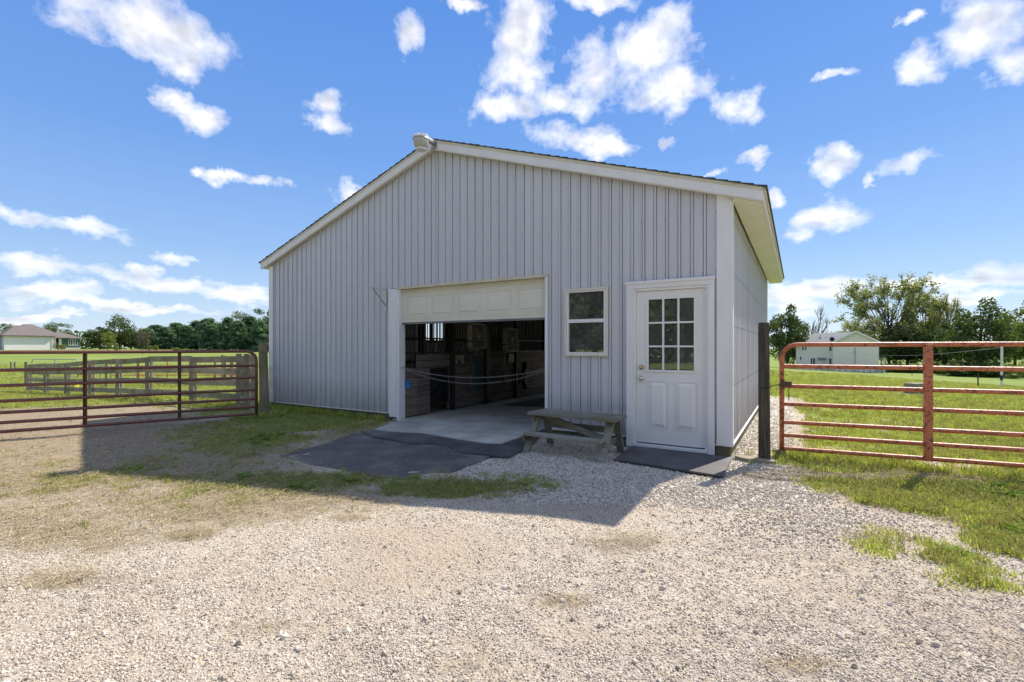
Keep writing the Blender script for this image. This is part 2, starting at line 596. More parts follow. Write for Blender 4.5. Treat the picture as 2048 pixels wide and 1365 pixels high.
def leafmat(name, c, c2, trans=0.3, var=0.35, scale=0.5):
    m = bpy.data.materials.new(name)
    m.use_nodes = True
    nt = m.node_tree
    nt.nodes.clear()
    o = nt.nodes.new('ShaderNodeOutputMaterial')
    geo = nt.nodes.new('ShaderNodeNewGeometry')
    f = tex_noise(nt, scale, 3, 0.5)
    mr = nt.nodes.new('ShaderNodeMath')
    mr.operation = 'ADD'
    nt.links.new(f, mr.inputs[0])
    m2 = nt.nodes.new('ShaderNodeMath')
    m2.operation = 'MULTIPLY_ADD'
    m2.inputs[1].default_value = var
    m2.inputs[2].default_value = -var / 2
    nt.links.new(geo.outputs['Random Per Island'], m2.inputs[0])
    nt.links.new(m2.outputs[0], mr.inputs[1])
    col = ramp(nt, mr.outputs[0], [(0.3, c), (0.7, c2)])
    col = rnd_tint(nt, col, 0.15)
    d = nt.nodes.new('ShaderNodeBsdfDiffuse')
    t = nt.nodes.new('ShaderNodeBsdfTranslucent')
    mx = nt.nodes.new('ShaderNodeMixShader')
    mx.inputs[0].default_value = trans
    nt.links.new(col, d.inputs[0])
    tcx = mixc(nt, 1.0, col, (1.25, 1.2, 0.6), 'MULTIPLY')
    nt.links.new(tcx, t.inputs[0])
    nt.links.new(d.outputs[0], mx.inputs[1])
    nt.links.new(t.outputs[0], mx.inputs[2])
    nt.links.new(mx.outputs[0], o.inputs[0])
    return m


M['leaf_dark'] = leafmat('dark_leaves', (0.055, 0.092, 0.038), (0.145, 0.185, 0.07))
M['leaf_mid'] = leafmat('green_leaves', (0.07, 0.12, 0.04), (0.17, 0.21, 0.07))
M['leaf_light'] = leafmat('yellow_green_leaves', (0.13, 0.18, 0.05), (0.26, 0.30, 0.10))
M['leaf_pine'] = leafmat('pine_needles', (0.085, 0.15, 0.10), (0.20, 0.30, 0.195), 0.35)
M['leaf_red'] = leafmat('thinning_reddish_leaves', (0.10, 0.10, 0.045), (0.22, 0.18, 0.09))
M['leaf_olive'] = leafmat('olive_leaves', (0.14, 0.18, 0.085), (0.30, 0.32, 0.16), 0.5, 0.5)
M['bark'] = paint('bark', (0.055, 0.045, 0.035), (0.12, 0.10, 0.08), 6, 0.95, (3, 3, 0.6))
M['greybark'] = paint('dead_bark', (0.11, 0.095, 0.085), (0.19, 0.17, 0.155), 6, 0.95, (3, 3, 0.6))
M['blade'] = leafmat('grass_blade', (0.19, 0.26, 0.05), (0.48, 0.54, 0.15), 0.45, 0.5, 0.35)
M['olivegrass'] = leafmat('worn_grass_blade', (0.16, 0.185, 0.055), (0.34, 0.32, 0.13), 0.3, 0.6, 0.6)
M['straw'] = leafmat('dry_straw', (0.32, 0.25, 0.15), (0.58, 0.49, 0.33), 0.15, 0.7, 0.8)
M['weed'] = leafmat('weed_leaf', (0.10, 0.19, 0.035), (0.24, 0.36, 0.07), 0.3, 0.5, 1.0)


# ------------------------------------------------------------------ terrain
def S(t):
    t = np.clip(t, 0, 1)
    return t * t * (3 - 2 * t)


_perm = np.random.default_rng(3).permutation(512)
_perm = np.concatenate([_perm, _perm])


def vnoise(x, y, seed=0):
    x = np.asarray(x, float) + seed * 17.3
    y = np.asarray(y, float) - seed * 9.1
    xi, yi = np.floor(x).astype(int), np.floor(y).astype(int)
    fx, fy = x - xi, y - yi
    fx, fy = fx * fx * (3 - 2 * fx), fy * fy * (3 - 2 * fy)

    def h(i, j):
        return _perm[(_perm[i & 511] + j) & 511] / 511.0
    return (h(xi, yi) * (1 - fx) + h(xi + 1, yi) * fx) * (1 - fy) + (h(xi, yi + 1) * (1 - fx) + h(xi + 1, yi + 1) * fx) * fy


def fbm(x, y, oct=4, seed=0, gain=0.5):
    a, t, n = 1.0, 0.0, 0.0
    for i in range(oct):
        t = t + a * vnoise(x * 2 ** i, y * 2 ** i, seed + i * 3)
        n += a
        a *= gain
    return t / n


def to_local(X, Y):
    dx, dy = X - C0[0], Y - C0[1]
    return dx * U[0] + dy * U[1], dx * V[0] + dy * V[1]


def ground_h(X, Y):
    X, Y = np.asarray(X, float), np.asarray(Y, float)
    z = -3.5 * S(X / 75) * S((Y + 30) / 60)
    z = z - 0.55 * S((Y - 10) / 12) * (1 - S((Y - 32) / 60)) * S((-X - 4) / 9)
    z = z + 0.7 * S((Y - 75) / 40) * S((-X - 60) / 30)
    r = np.hypot(X, Y)
    z = z + (fbm(X * 0.25, Y * 0.25, 3, 5) - 0.5) * 0.25 * S((r - 14) / 30)
    z = z + (fbm(X * 1.4, Y * 1.4, 3, 2) - 0.5) * 0.035 * (1 - S((r - 20) / 30))
    z = z + (fbm(X * 9, Y * 9, 2, 8) - 0.5) * 0.012 * (1 - S((r - 7) / 3))
    # flat under and round the barn, a touch lower inside
    s, d = to_local(X, Y)
    ds = np.maximum(np.maximum(s - 0.1, -9.37 - s), np.maximum(d - 8.3, -0.1 - d))
    z = z * S(np.clip(ds / 1.6, 0, 1)) - 0.08 * (ds < -0.25)
    return z


def G(px, py, z=None):
    """ground point seen at a photo pixel"""
    zz = 0.0 if z is None else z
    for _ in range(1 if z is not None else 40):
        Y = (H - zz) * F / max(py - HY, 0.5)
        X = (px - HX) / F * Y
        if z is None:
            zz = 0.5 * zz + 0.5 * float(ground_h(X, Y))
    return X, Y, zz


def GL(px, py, z=0.0):
    """the same in the barn's own axes"""
    X, Y, _ = G(px, py, z)
    s, d = to_local(X, Y)
    return float(s), float(d)


def project(X, Y, Z):
    Yc = np.maximum(Y, 0.3)
    return HX + F * X / Yc, HY - F * (Z - H) / Yc


def blob(px, py, cx, cy_, rx, ry):
    return np.clip(1.25 - np.hypot((px - cx) / rx, (py - cy_) / ry), 0, 1) / 0.6


def masks(X, Y):
    """how much grass, clean stone gravel and brown dirt with dead grass lies at a place"""
    X, Y = np.asarray(X, float), np.asarray(Y, float)
    px, py = project(X, Y, 0 * X)
    n1 = fbm(X * 0.9, Y * 0.9, 4, 11)
    n2 = fbm(X * 3.1, Y * 3.1, 3, 21)
    front = Y > 1.2
    g = np.zeros_like(X)
    # green by the left gate post and along the barn foot
    g = np.maximum(g, blob(px, py, 620, 842, 170, 26) * 0.95)
    g = np.maximum(g, blob(px, py, 500, 875, 170, 40) * 0.6)
    g = np.maximum(g, blob(px, py, 640, 960, 260, 28) * 0.42)
    g = np.maximum(g, blob(px, py, 880, 975, 140, 20) * 0.7)
    g = np.maximum(g, blob(px, py, 330, 965, 400, 50) * 0.24)
    g = np.maximum(g, blob(px, py, 1010, 975, 120, 26) * 0.35)
    # beyond the gates
    leftf = S((-X - 2) / 2) * S((Y - 10.2) / 2.5)
    g = np.maximum(g, leftf * 0.95)
    g = np.maximum(g, blob(px, py, 400, 812, 170, 26) * 0.85)
    g = np.maximum(g, blob(px, py, 130, 806, 260, 18) * -0.5 + g * 0)
    dirtpad = blob(px, py, 100, 822, 330, 40)
    g = g * (1 - 0.85 * np.clip(dirtpad, 0, 1) * (Y < 13))
    sR, dR = to_local(X, Y)
    right = S((sR - 0.58 - 0.5 * (n1 - 0.5)) / 0.35) * S((py.clip(600, 2000) * -1 + 948 + (px - 1560) * 0.05) / 18 + 0.4)
    right = np.where(front, right, 0)
    g = np.maximum(g, right)
    g = np.maximum(g, blob(px, py, 1900, 988, 210, 36) * 1.1)
    g = np.maximum(g, blob(px, py, 2090, 1050, 170, 52) * .95)
    g = np.maximum(g, blob(px, py, 1720, 968, 120, 20) * 0.7)
    g = np.maximum(g, blob(px, py, 1950, 1100, 260, 80) * 0.27)
    g = g * (1 - .6 * blob(px, py, 1790, 948, 330, 13).clip(0, 1))
    # everything far from the yard is grass
    far = np.maximum(S((np.hypot(X, Y) - 13) / 5), S((-Y - 4) / 4))
    far = np.maximum(far, S((X - 7.5) / 1.5) * (Y > -2) * 0.9)
    g = np.maximum(g, far)
    # clean limestone chips in front of the walk door and along the right wall
    c = blob(px, py, 1180, 945, 260, 62)
    c = np.maximum(c, blob(px, py, 1480, 970, 210, 46))
    c = np.maximum(c, blob(px, py, 1640, 1040, 240, 50) * 0.2)
    strip = S((sR + 0.3) / 0.2) * (1 - S((sR - 0.50) / 0.25)) * (dR > -1.2) * (dR < 9)
    c = np.maximum(c, strip)
    c = np.clip(c, 0, 1) * (1 - np.clip(far, 0, 1) * 0.9)
    # brown earth and dead grass on the left side of the yard
    b = blob(px, py, 130, 905, 560, 110) * 0.95
    b = np.maximum(b, blob(px, py, 330, 1000, 520, 60) * 0.55)
    b = np.maximum(b, blob(px, py, 40, 1050, 300, 70) * 0.6)
    b = np.maximum(b, blob(px, py, 940, 1330, 130, 50) * 0.3)
    b = np.maximum(b, blob(px, py, 1250, 1090, 120, 26) * 0.4)
    b = np.maximum(b, blob(px, py, 1330, 1330, 60, 40) * 0.15)
    b = np.maximum(b, blob(px, py, 1990, 1300, 160, 60) * 0.2)
    b = np.maximum(b, blob(px, py, 740, 872, 120, 30) * 0.9)
    b = np.maximum(b, blob(px, py, 1790, 948, 380, 18) * 1.0)
    b = np.maximum(b, dirtpad * 0.75)
    for (bx, by, rx_, ry_) in ((380, 1068, 70, 16), (150, 1160, 160, 26), (700, 1035, 60, 10), (1600, 1330, 120, 30), (520, 1250, 150, 26), (1130, 1200, 90, 20)):
        b = np.maximum(b, blob(px, py, bx, by, rx_, ry_) * .5)
    b = np.where(front, b, 0.3)
    g = g * (1 - .28 * (far < .3))
    g = np.clip(g * (0.35 + 1.15 * n1) + (n2 - 0.5) * 1.1 * np.clip(g * 4, 0, 1), 0, 1)
    g = np.clip(np.maximum(g, far * 0.97), 0, 1)
    b = np.clip(b * (0.4 + 1.1 * n1) + (n2 - 0.5) * 0.3 * (b > 0.03), 0, 1)
    c = np.clip(c * (0.7 + 0.5 * n1), 0, 1)
    return g, c, b


def tan_patch(X, Y):
    """tan hollows where fines have washed together"""
    return S((fbm(X * .75, Y * 1.1, 5, 55) - .49) / .2) * .85


def graded(lo, hi, c0, c1, near, grow):
    xs = list(np.arange(c0, c1 + 1e-6, near))
    st, x = near, c1
    while x < hi:
        st *= grow
        x += st
        xs.append(min(x, hi))
    st, x = near, c0
    while x > lo:
        st *= grow
        x -= st
        xs.insert(0, max(x, lo))
    return np.array(sorted(set(xs)))


gx = graded(-1200, 1200, -8, 7, 0.07, 1.09)
gy = graded(-700, 1500, 1.4, 11.0, 0.07, 1.09)
GX, GY = np.meshgrid(gx, gy)
GZ = ground_h(GX, GY)
nx, ny = len(gx), len(gy)
idx = np.arange(nx * ny).reshape(ny, nx)
quads = np.stack([idx[:-1, :-1], idx[:-1, 1:], idx[1:, 1:], idx[1:, :-1]], -1).reshape(-1, 4)
me = bpy.data.meshes.new('ground')
me.from_pydata(np.stack([GX, GY, GZ], -1).reshape(-1, 3).tolist(), [], quads.tolist())
me.polygons.foreach_set('use_smooth', [True] * len(me.polygons))
ga = me.color_attributes.new('cover', 'FLOAT_COLOR', 'POINT')
g_, c_, b_ = masks(GX, GY)
ga.data.foreach_set('color', np.stack([g_, c_, b_, tan_patch(GX, GY)], -1).reshape(-1).astype(np.float32))

m, nt, bs = nmat('yard_ground')
at = nt.nodes.new('ShaderNodeAttribute')
at.attribute_name = 'cover'
sp = nt.nodes.new('ShaderNodeSeparateColor')
nt.links.new(at.outputs['Color'], sp.inputs[0])
tc = nt.nodes.new('ShaderNodeTexCoord')


def vor(scale, feature='F1'):
    v = nt.nodes.new('ShaderNodeTexVoronoi')
    v.inputs['Scale'].default_value = scale
    v.feature = feature
    nt.links.new(tc.outputs['Object'], v.inputs['Vector'])
    return v


v1, v2 = vor(62), vor(27)
h1 = nt.nodes.new('ShaderNodeSeparateColor')
nt.links.new(v1.outputs['Color'], h1.inputs[0])
h2 = nt.nodes.new('ShaderNodeSeparateColor')
nt.links.new(v2.outputs['Color'], h2.inputs[0])
fine = tex_noise(nt, 90, 5, 0.75)
broad = tex_noise(nt, 0.55, 5, 0.6)
medium = tex_noise(nt, 3.2, 6, 0.65)
drive = ramp(nt, h1.outputs[0], [(0.0, (0.25, 0.21, 0.16)), (0.35, (0.43, 0.37, 0.29)), (0.75, (0.55, 0.485, 0.39)), (1.0, (0.70, 0.65, 0.56))])
drive = mixc(nt, ramp(nt, fine, [(0.3, (0, 0, 0)), (0.7, (0.5, 0.5, 0.5))]), drive, (0.52, 0.45, 0.35))
drive = mixc(nt, ramp(nt, medium, [(0.40, (0, 0, 0)), (0.66, (0.75, 0.75, 0.75))]), drive, (0.46, 0.375, 0.265))
drive = mixc(nt, ramp(nt, broad, [(0.35, (0, 0, 0)), (0.65, (0.45, 0.45, 0.45))]), drive, (0.60, 0.54, 0.45))
chips = ramp(nt, h2.outputs[0], [(0.0, (0.22, 0.195, 0.16)), (0.3, (0.44, 0.40, 0.34)), (0.7, (0.60, 0.56, 0.48)), (1.0, (0.76, 0.72, 0.64))])
dirt = ramp(nt, tex_noise(nt, 22, 8, 0.75), [(0.25, (0.15, 0.115, 0.075)), (0.5, (0.30, 0.24, 0.165)), (0.75, (0.50, 0.42, 0.31))])
turf = ramp(nt, tex_noise(nt, 30, 6, 0.8), [(0.25, (0.09, 0.12, 0.03)), (0.5, (0.17, 0.225, 0.05)), (0.75, (0.28, 0.35, 0.095))])
fieldv = ramp(nt, tex_noise(nt, 0.06, 5, 0.6, (1, 3.2, 1)), [(0.35, (0.16, 0.225, 0.04)), (0.56, (0.235, 0.30, 0.065)), (0.74, (0.40, 0.395, 0.15))])
turf = mixc(nt, 0.5, turf, fieldv)


def brk(fac, amt=0.9, lo=0.4, hi=0.6):
    a = nt.nodes.new('ShaderNodeMath')
    a.operation = 'MULTIPLY_ADD'
    nt.links.new(tex_noise(nt, 7, 6, 0.75, off=(amt, 0, 0)), a.inputs[0])
    a.inputs[1].default_value = 0.8
    s_ = nt.nodes.new('ShaderNodeMath')
    s_.operation = 'ADD'
    nt.links.new(fac, s_.inputs[0])
    s_.inputs[1].default_value = -0.40
    nt.links.new(s_.outputs[0], a.inputs[2])
    return ramp(nt, a.outputs[0], [(lo, (0, 0, 0)), (hi, (1, 1, 1))])


drive = mixc(nt, at.outputs['Alpha'], drive, mixc(nt, ramp(nt, fine, [(.35, (0, 0, 0)), (.65, (1, 1, 1))]), (0.33, 0.26, 0.19), (0.55, 0.46, 0.355)))
gcol = mixc(nt, brk(sp.outputs[1], 1.0, 0.3, 0.5), drive, chips)
gcol = mixc(nt, brk(sp.outputs[2], 2.0, 0.3, 0.7), gcol, dirt)
gcol = mixc(nt, brk(sp.outputs[0], 3.0, 0.3, 0.55), gcol, turf)
nt.links.new(gcol, bs.inputs['Base Color'])
bs.inputs['Roughness'].default_value = 0.95
bs.inputs['Specular IOR Level'].default_value = 0.15
hh = nt.nodes.new('ShaderNodeMath')
hh.operation = 'MULTIPLY_ADD'
nt.links.new(v2.outputs['Distance'], hh.inputs[0])
hh.inputs[1].default_value = -0.8
nt.links.new(fine, hh.inputs[2])
h3 = nt.nodes.new('ShaderNodeMath')
h3.operation = 'MULTIPLY_ADD'
nt.links.new(v1.outputs['Distance'], h3.inputs[0])
h3.inputs[1].default_value = -0.8
nt.links.new(hh.outputs[0], h3.inputs[2])
bump(nt, bs, h3.outputs[0], 0.8, 0.012)
me.materials.append(m)
me.update()
ground = bpy.data.objects.new('ground', me)
COL.objects.link(ground)
P(ground, 'gravel yard running into worn dirt and green grass fields', None, None, 'structure')

# ------------------------------------------------------------------ barn
SLOPE = 0.333
APEX, ROOFZ, EAVE_L, EAVE_R, DEPTH = -4.60, 4.874, -9.50, 0.36, 8.25
WL, WR = -9.27, 0.0


def rz_(s):
    return ROOFZ - SLOPE * abs(s - APEX)


barn = empty('barn', 'large pale grey metal barn with open overhead door', 'barn', (C0[0], C0[1], 0), -TH)
PITCH = 0.1523
PROF = [(0.0, 0), (0.104, 0), (0.1055, -0.017), (0.1135, -0.017), (0.1155, 0.020), (0.1365, 0.020), (0.1385, -0.015), (0.1465, -0.015), (0.148, 0), (0.1523, 0)]


def profile(a, b, origin):
    pts = {round(a, 5), round(b, 5)}
    k = math.floor((a - origin) / PITCH) - 1
    while origin + k * PITCH < b + PITCH:
        for p, _ in PROF[:-1]:
            x = origin + k * PITCH + p
            if a < x < b:
                pts.add(round(x, 5))
        k += 1
    return pts


def poff(x, origin):
    t = (x - origin) % PITCH
    for (p0, h0), (p1, h1) in zip(PROF, PROF[1:]):
        if p0 <= t <= p1:
            return h0 + (h1 - h0) * (t - p0) / (p1 - p0)
    return 0


def sheet(mb, a, b, zb, zt, holes, to3, origin, extra=(), lap=True):
    xs = profile(a, b, origin)
    for h in holes:
        for e in h[:2]:
            if a < e < b:
                xs.add(round(e, 5))
    for e in extra:
        if a < e < b:
            xs.add(e)
    xs = sorted(xs)
    for x0, x1 in zip(xs, xs[1:]):
        if x1 - x0 < 1e-4:
            continue
        mid = (x0 + x1) / 2
        iv = [(zb, None)]
        for (ha, hb, z0, z1) in sorted(holes, key=lambda q: q[2]):
            if ha < mid < hb:
                last = iv.pop()
                if z0 - last[0] > 0.01:
                    iv.append((last[0], z0))
                iv.append((z1, None))
        o0, o1 = poff(x0, origin), poff(x1, origin)
        if lap and x0 - a < 0.05:
            o0 += 0.004; o1 += 0.004
        for (q0, q1) in iv:
            t0, t1 = (zt(x0), zt(x1)) if q1 is None else (q1, q1)
            if t0 <= q0 or t1 <= q0:
                continue
            mb.add([to3(x0, o0, q0), to3(x1, o1, q0), to3(x1, o1, t1), to3(x0, o0, t0)], [(0, 1, 2, 3)])
            # returned edge so the sheet has thickness at its foot
            mb.add([to3(x0, o0, q0), to3(x1, o1, q0), to3(x1, o1 - 0.02, q0), to3(x0, o0 - 0.02, q0)], [(3, 2, 1, 0)])


HOLES = [(-5.62, -2.46, 0, 2.41), (-2.165, -1.545, 1.23, 2.16), (-1.25, -0.19, 0, 2.19)]
ZB = 0.15
PW = PITCH * 6
k = 0
x = WL + 0.02
f3 = lambda s, o, z: (s, -0.02 - o, z)
while x < WR - 0.05:
    mb = MB()
    sheet(mb, x, min(x + PW + .012, WR - 0.02), ZB, lambda s: rz_(s) - 0.10, HOLES, f3, x, (APEX,))
    mb.build('siding_panel', M['siding'], barn)
    x += PW
# right wall, left wall, back wall
y = 0.02
while y < DEPTH - 0.05:
    mb = MB()
    sheet(mb, y, min(y + PW + .012, DEPTH), ZB, lambda s: 3.12, [], lambda s, o, z: (WR + o * .42, s, z), y)
    mb.build('siding_panel', M['siding'], barn)
    mb = MB()
    sheet(mb, y, min(y + PW + .012, DEPTH), ZB, lambda s: 3.12, [(5.0, 5.95, 1.56, 2.25)], lambda s, o, z: (WL - o, s, z), y)
    mb.build('siding_panel', M['siding'], barn)
    y += PW
x = WL
while x < WR - 0.05:
    mb = MB()
    sheet(mb, x, min(x + PW + .012, WR), ZB, lambda s: rz_(s) - 0.10, [(-4.9, -2.7, 0, 2.4)], lambda s, o, z: (s, DEPTH + o, z), x, (APEX,))  # doorway added in the unseen back wall to bring daylight to the stalls
    mb.build('siding_panel', M['siding'], barn)
    x += PW
# screws in rows along the girts
mb = MB()
for z in (0.22, 0.86, 1.61, 2.28, 3.0, 3.62, 4.2):
    s = WL + 0.02
    while s < WR - 0.05:
        for ds in (0.095,):
            q = s + ds
            if any(a - 0.02 < q < b + 0.02 and z0 - .03 < z < z1 + .03 for a, b, z0, z1 in HOLES) or z > rz_(q) - 0.22 or q > -0.16 or q < -9.15:
                continue
            zz = z + random.uniform(-.012, .012)
            mb.lathe([(0.006, -0.0205), (0.006, -0.024), (0.004, -0.027), (0.0, -0.028)], 6, (q, 0, zz), 'y')
        s += PITCH
for z in (0.22, 0.86, 1.61, 2.28, 2.95):
    d = 0.115
    while d < DEPTH:
        mb.lathe([(0.0085, 0.0005), (0.0085, 0.006), (0.0, 0.010)], 6, (0, d, z), 'x')
        d += PITCH
mb.build('screws', M['screw'], barn, kind='stuff')

# sill boards at the foot of the wall
for a, b in ((WL, -5.63), (-2.45, -1.28), (-0.165, WR)):
    MB().box(a, b, -0.015, 0.03, -0.08, 0.135).build('skirt_board', M['skirt'], barn, bevel=0.004)
MB().box(WR - 0.04, WR - 0.001, 0.032, DEPTH, -0.08, 0.165).build('skirt_board', M['skirt'], barn)
MB().box(WL + 0.001, WL + 0.04, 0.032, DEPTH, -0.08, 0.165).build('skirt_board', M['skirt'], barn)
MB().box(WL + .041, -4.9, DEPTH - .05, DEPTH - .005, -0.08, 0.165).build('skirt_board', M['skirt'], barn)
MB().box(-2.7, WR - .041, DEPTH - .05, DEPTH - .005, -0.08, 0.165).build('skirt_board', M['skirt'], barn)
for a, b in ((WL, -5.66), (-2.45, -1.28)):
    MB().box(a, b, -0.046, -0.012, 0.137, 0.149).build('base_trim', M['trim'], barn)
MB().box(-0.172, WR + 0.028, -0.05, -0.012, 0.137, 0.149).build('base_trim', M['trim'], barn)
MB().box(WR + 0.002, WR + 0.026, -0.01, DEPTH, 0.132, 0.149).build('base_trim', M['trim'], barn)
# corner trims
MB().box(-0.154, WR + 0.022, -0.052, -0.0365, 0.15, rz_(-0.08) - 0.16).box(WR + 0.017, WR + 0.03, -0.052, 0.045, 0.15, 3.105) \
    .build('corner_trim', M['trim'], barn, bevel=0.003)
MB().box(WL - 0.03, WL + 0.115, -0.052, -0.0365, 0.15, 3.12).build('corner_trim', M['trim'], barn, bevel=0.003)
# garage opening trim
MB().box(-5.655, -5.478, -0.058, -0.0365, 0.085, 2.395).box(-5.663, -5.625, -0.068, -0.0585, 0.15, 2.395).build('door_casing', M['trim'], barn, bevel=0.002)
MB().box(-5.4775, -5.412, -0.05, 0.10, 0.03, 2.375).build('door_jamb', M['trim'], barn, bevel=0.002)
MB().box(-2.50, -2.456, -0.058, 0.10, 0.06, 2.375).build('door_jamb', M['trim'], barn, bevel=0.002)
MB().box(-5.478, -2.452, -0.06, 0.10, 2.376, 2.408).box(-5.478, -2.452, -0.064, -0.0605, 2.40, 2.418).build('door_header', M['rust_cream'], barn, bevel=0.002)
# overhead door, most of it rolled up under the roof
DS0, DS1, DY = -5.411, -2.501, 0.03
door = MB().box(DS0, DS1, DY, DY + 0.04, 1.785, 2.372).build('overhead_door', M['rolldoor'], barn)
MB().box(DS0, DS1, DY - 0.004, DY - 0.0005, 2.305, 2.309).box(DS0, DS1, DY - 0.004, DY - 0.0005, 1.83, 1.834).build('section_joint', M['rust_cream'], door)
MB().box(DS0, DS1, DY - 0.006, DY + 0.046, 1.752, 1.7845).build('bottom_seal', M['seal'], door)
for i in range(5):
    x0 = -5.30 + i * 0.572
    x1 = x0 + 0.455
    mb = MB()
    z0, z1 = 1.885, 2.245
    for (a, b, c, d) in ((x0, x1, z0, z0 + .012), (x0, x1, z1 - .012, z1), (x0, x0 + .012, z0 + .0121, z1 - .0121), (x1 - .012, x1, z0 + .0121, z1 - .0121)):
        mb.box(a, b, DY - 0.007, DY - 0.0003, c, d)
    i0, i1, k0, k1 = x0 + .055, x1 - .055, z0 + .055, z1 - .055
    mb.add([(i0 - .02, DY - .0003, k0 - .02), (i1 + .02, DY - .0003, k0 - .02), (i1 + .02, DY - .0003, k1 + .02), (i0 - .02, DY - .0003, k1 + .02),
            (i0, DY - .009, k0), (i1, DY - .009, k0), (i1, DY - .009, k1), (i0, DY - .009, k1)],
           [(0, 1, 5, 4), (1, 2, 6, 5), (2, 3, 7, 6), (3, 0, 4, 7), (4, 5, 6, 7)])
    mb.build('raised_panel', M['rolldoor'], door)
# rolled sections lying under the roof
mb = MB()
for i in range(3):
    mb.box(DS0, DS1, 0.35 + i * 0.58, 0.90 + i * 0.58, 2.50, 2.54)
mb.build('rolled_section', M['rolldoor'], door)

# roof: deck, shingle courses, rake boards, soffit
for sgn, e in ((-1, EAVE_L), (1, EAVE_R)):
    zA, zE = ROOFZ - 0.03, rz_(e) - 0.03
    zA2, zE2 = zA - 0.06, zE - 0.06
    d0, d1 = -0.10, DEPTH + 0.14
    vs = [(APEX, d0, zA), (e, d0, zE), (e, d1, zE), (APEX, d1, zA), (APEX, d0, zA2), (e, d0, zE2), (e, d1, zE2), (APEX, d1, zA2)]
    fs = [(0, 1, 2, 3), (7, 6, 5, 4), (0, 4, 5, 1), (1, 5, 6, 2), (2, 6, 7, 3)]
    MB().add(vs, fs).build('roof_deck', M['cream'], barn)
    n = 36
    L_ = abs(e - APEX) + 0.03
    for i in range(n):
        a, b = L_ * i / n, L_ * (i + 1) / n + 0.012
        sa, sb = APEX + sgn * a, APEX + sgn * b
        za, zb_ = ROOFZ - SLOPE * a - 0.028, ROOFZ - SLOPE * b - 0.028
        f0 = -0.135 - random.uniform(0, 0.012)
        t = 0.012 + random.uniform(0, 0.006)
        vs = [(sa, f0, za), (sb, f0, zb_), (sb, d1 + .03, zb_), (sa, d1 + .03, za), (sa, f0, za + .008), (sb, f0, zb_ + .008 + t), (sb, d1 + .03, zb_ + .008 + t), (sa, d1 + .03, za + .008)]
        MB().add(vs, [(3, 2, 1, 0), (4, 5, 6, 7), (0, 1, 5, 4), (1, 2, 6, 5), (2, 3, 7, 6), (3, 0, 4, 7)]).build('shingle', M['shingle'], barn)

    def rake(name, mat, o0, o1, y0, y1, end=e):
        zs = [ROOFZ, rz_(end)]
        vs = []
        for yy in (y0, y1):
            for (ss, zz) in ((APEX, zs[0]), (end, zs[1])):
                vs += [(ss, yy, zz - o0), (ss, yy, zz - o1)]
        MB().add(vs, [(0, 2, 3, 1), (4, 5, 7, 6), (0, 4, 6, 2), (1, 3, 7, 5), (2, 6, 7, 3), (0, 1, 5, 4)]).build(name, mat, barn)
    rake('drip_edge', M['rust_cream'], 0.030, 0.072, -0.128, -0.108)
    rake('rake_board', M['trim'], 0.0725, 0.182, -0.122, -0.1005)
    rake('rake_trim', M['cream'], 0.183, 0.197, -0.122, -0.0535, e if sgn > 0 else WL - 0.03)
# horizontal boxed eaves
for (a, b) in ((WR + 0.03, EAVE_R - 0.025), (EAVE_L + 0.025, WL - 0.03)):
    d = -0.10
    while d < DEPTH + 0.1:
        mb = MB()
        for j in range(3):
            mb.box(a, b, d + j * 0.1 + 0.004, d + j * 0.1 + 0.096, 3.094, 3.102)
        mb.box(a, b, d, d + 0.3, 3.1021, 3.106)
        mb.build('soffit_panel', M['soffit'], barn)
        d += 0.3015
    e = EAVE_R - 0.022 if a > -1 else EAVE_L
    MB().box(e, e + 0.022, -0.0995, DEPTH + 0.14, 3.085, 3.200).build('fascia_board', M['trim'], barn)
    e2 = e + 0.024 if a > -1 else e - 0.03
    MB().box(e2, e2 + 0.02, -0.10, DEPTH + 0.14, 3.15, 3.207).build('drip_edge', M['rust_cream'], barn)
    MB().box(min(a, b), max(a, b), -0.1005, -0.094, 3.107, 3.16).build('eave_return', M['cream'], barn)

# window
wf = MB()
W0, W1, WZ0, WZ1 = -2.186, -1.531, 1.214, 2.174
FY = -0.062
for (a, b, c, d) in ((W0, W1, WZ0, WZ0 + .03), (W0, W1, WZ1 - .03, WZ1), (W0, W0 + .03, WZ0 + .0305, WZ1 - .0305), (W1 - .03, W1, WZ0 + .0305, WZ1 - .0305)):
    wf.box(a, b, FY, 0.02, c, d)
wnd = wf.build('window', M['cream'], barn, bevel=0.003)
sf = MB()
for (a, b, c, d) in ((W0 + .031, W1 - .031, WZ0 + .031, WZ0 + .055), (W0 + .031, W1 - .031, WZ1 - .055, WZ1 - .031), (W0 + .031, W0 + .062, WZ0 + .0555, WZ1 - .0555),
                     (W1 - .066, W1 - .031, WZ0 + .0555, WZ1 - .0555)):
    sf.box(a, b, -0.05, -0.01, c, d)
sf.build('window_frame', M['trim'], wnd, bevel=0.002)
MB().box(W0 + .0625, W1 - .0665, -0.046, -0.012, 1.688, 1.738).build('sash_rail', M['trim'], wnd, bevel=0.002)
MB().box(W0 + .0625, W1 - .0665, -0.028, -0.024, 1.739, 2.118).build('pane', M['glass'], wnd)
MB().box(W0 + .0625, W1 - .0665, -0.022, -0.018, 1.27, 1.687).build('pane', M['glass'], wnd)
MB().box(W0 + .0, W1, 0.021, 0.20, 1.255, 1.272).build('inner_sill', M['cream'], wnd)

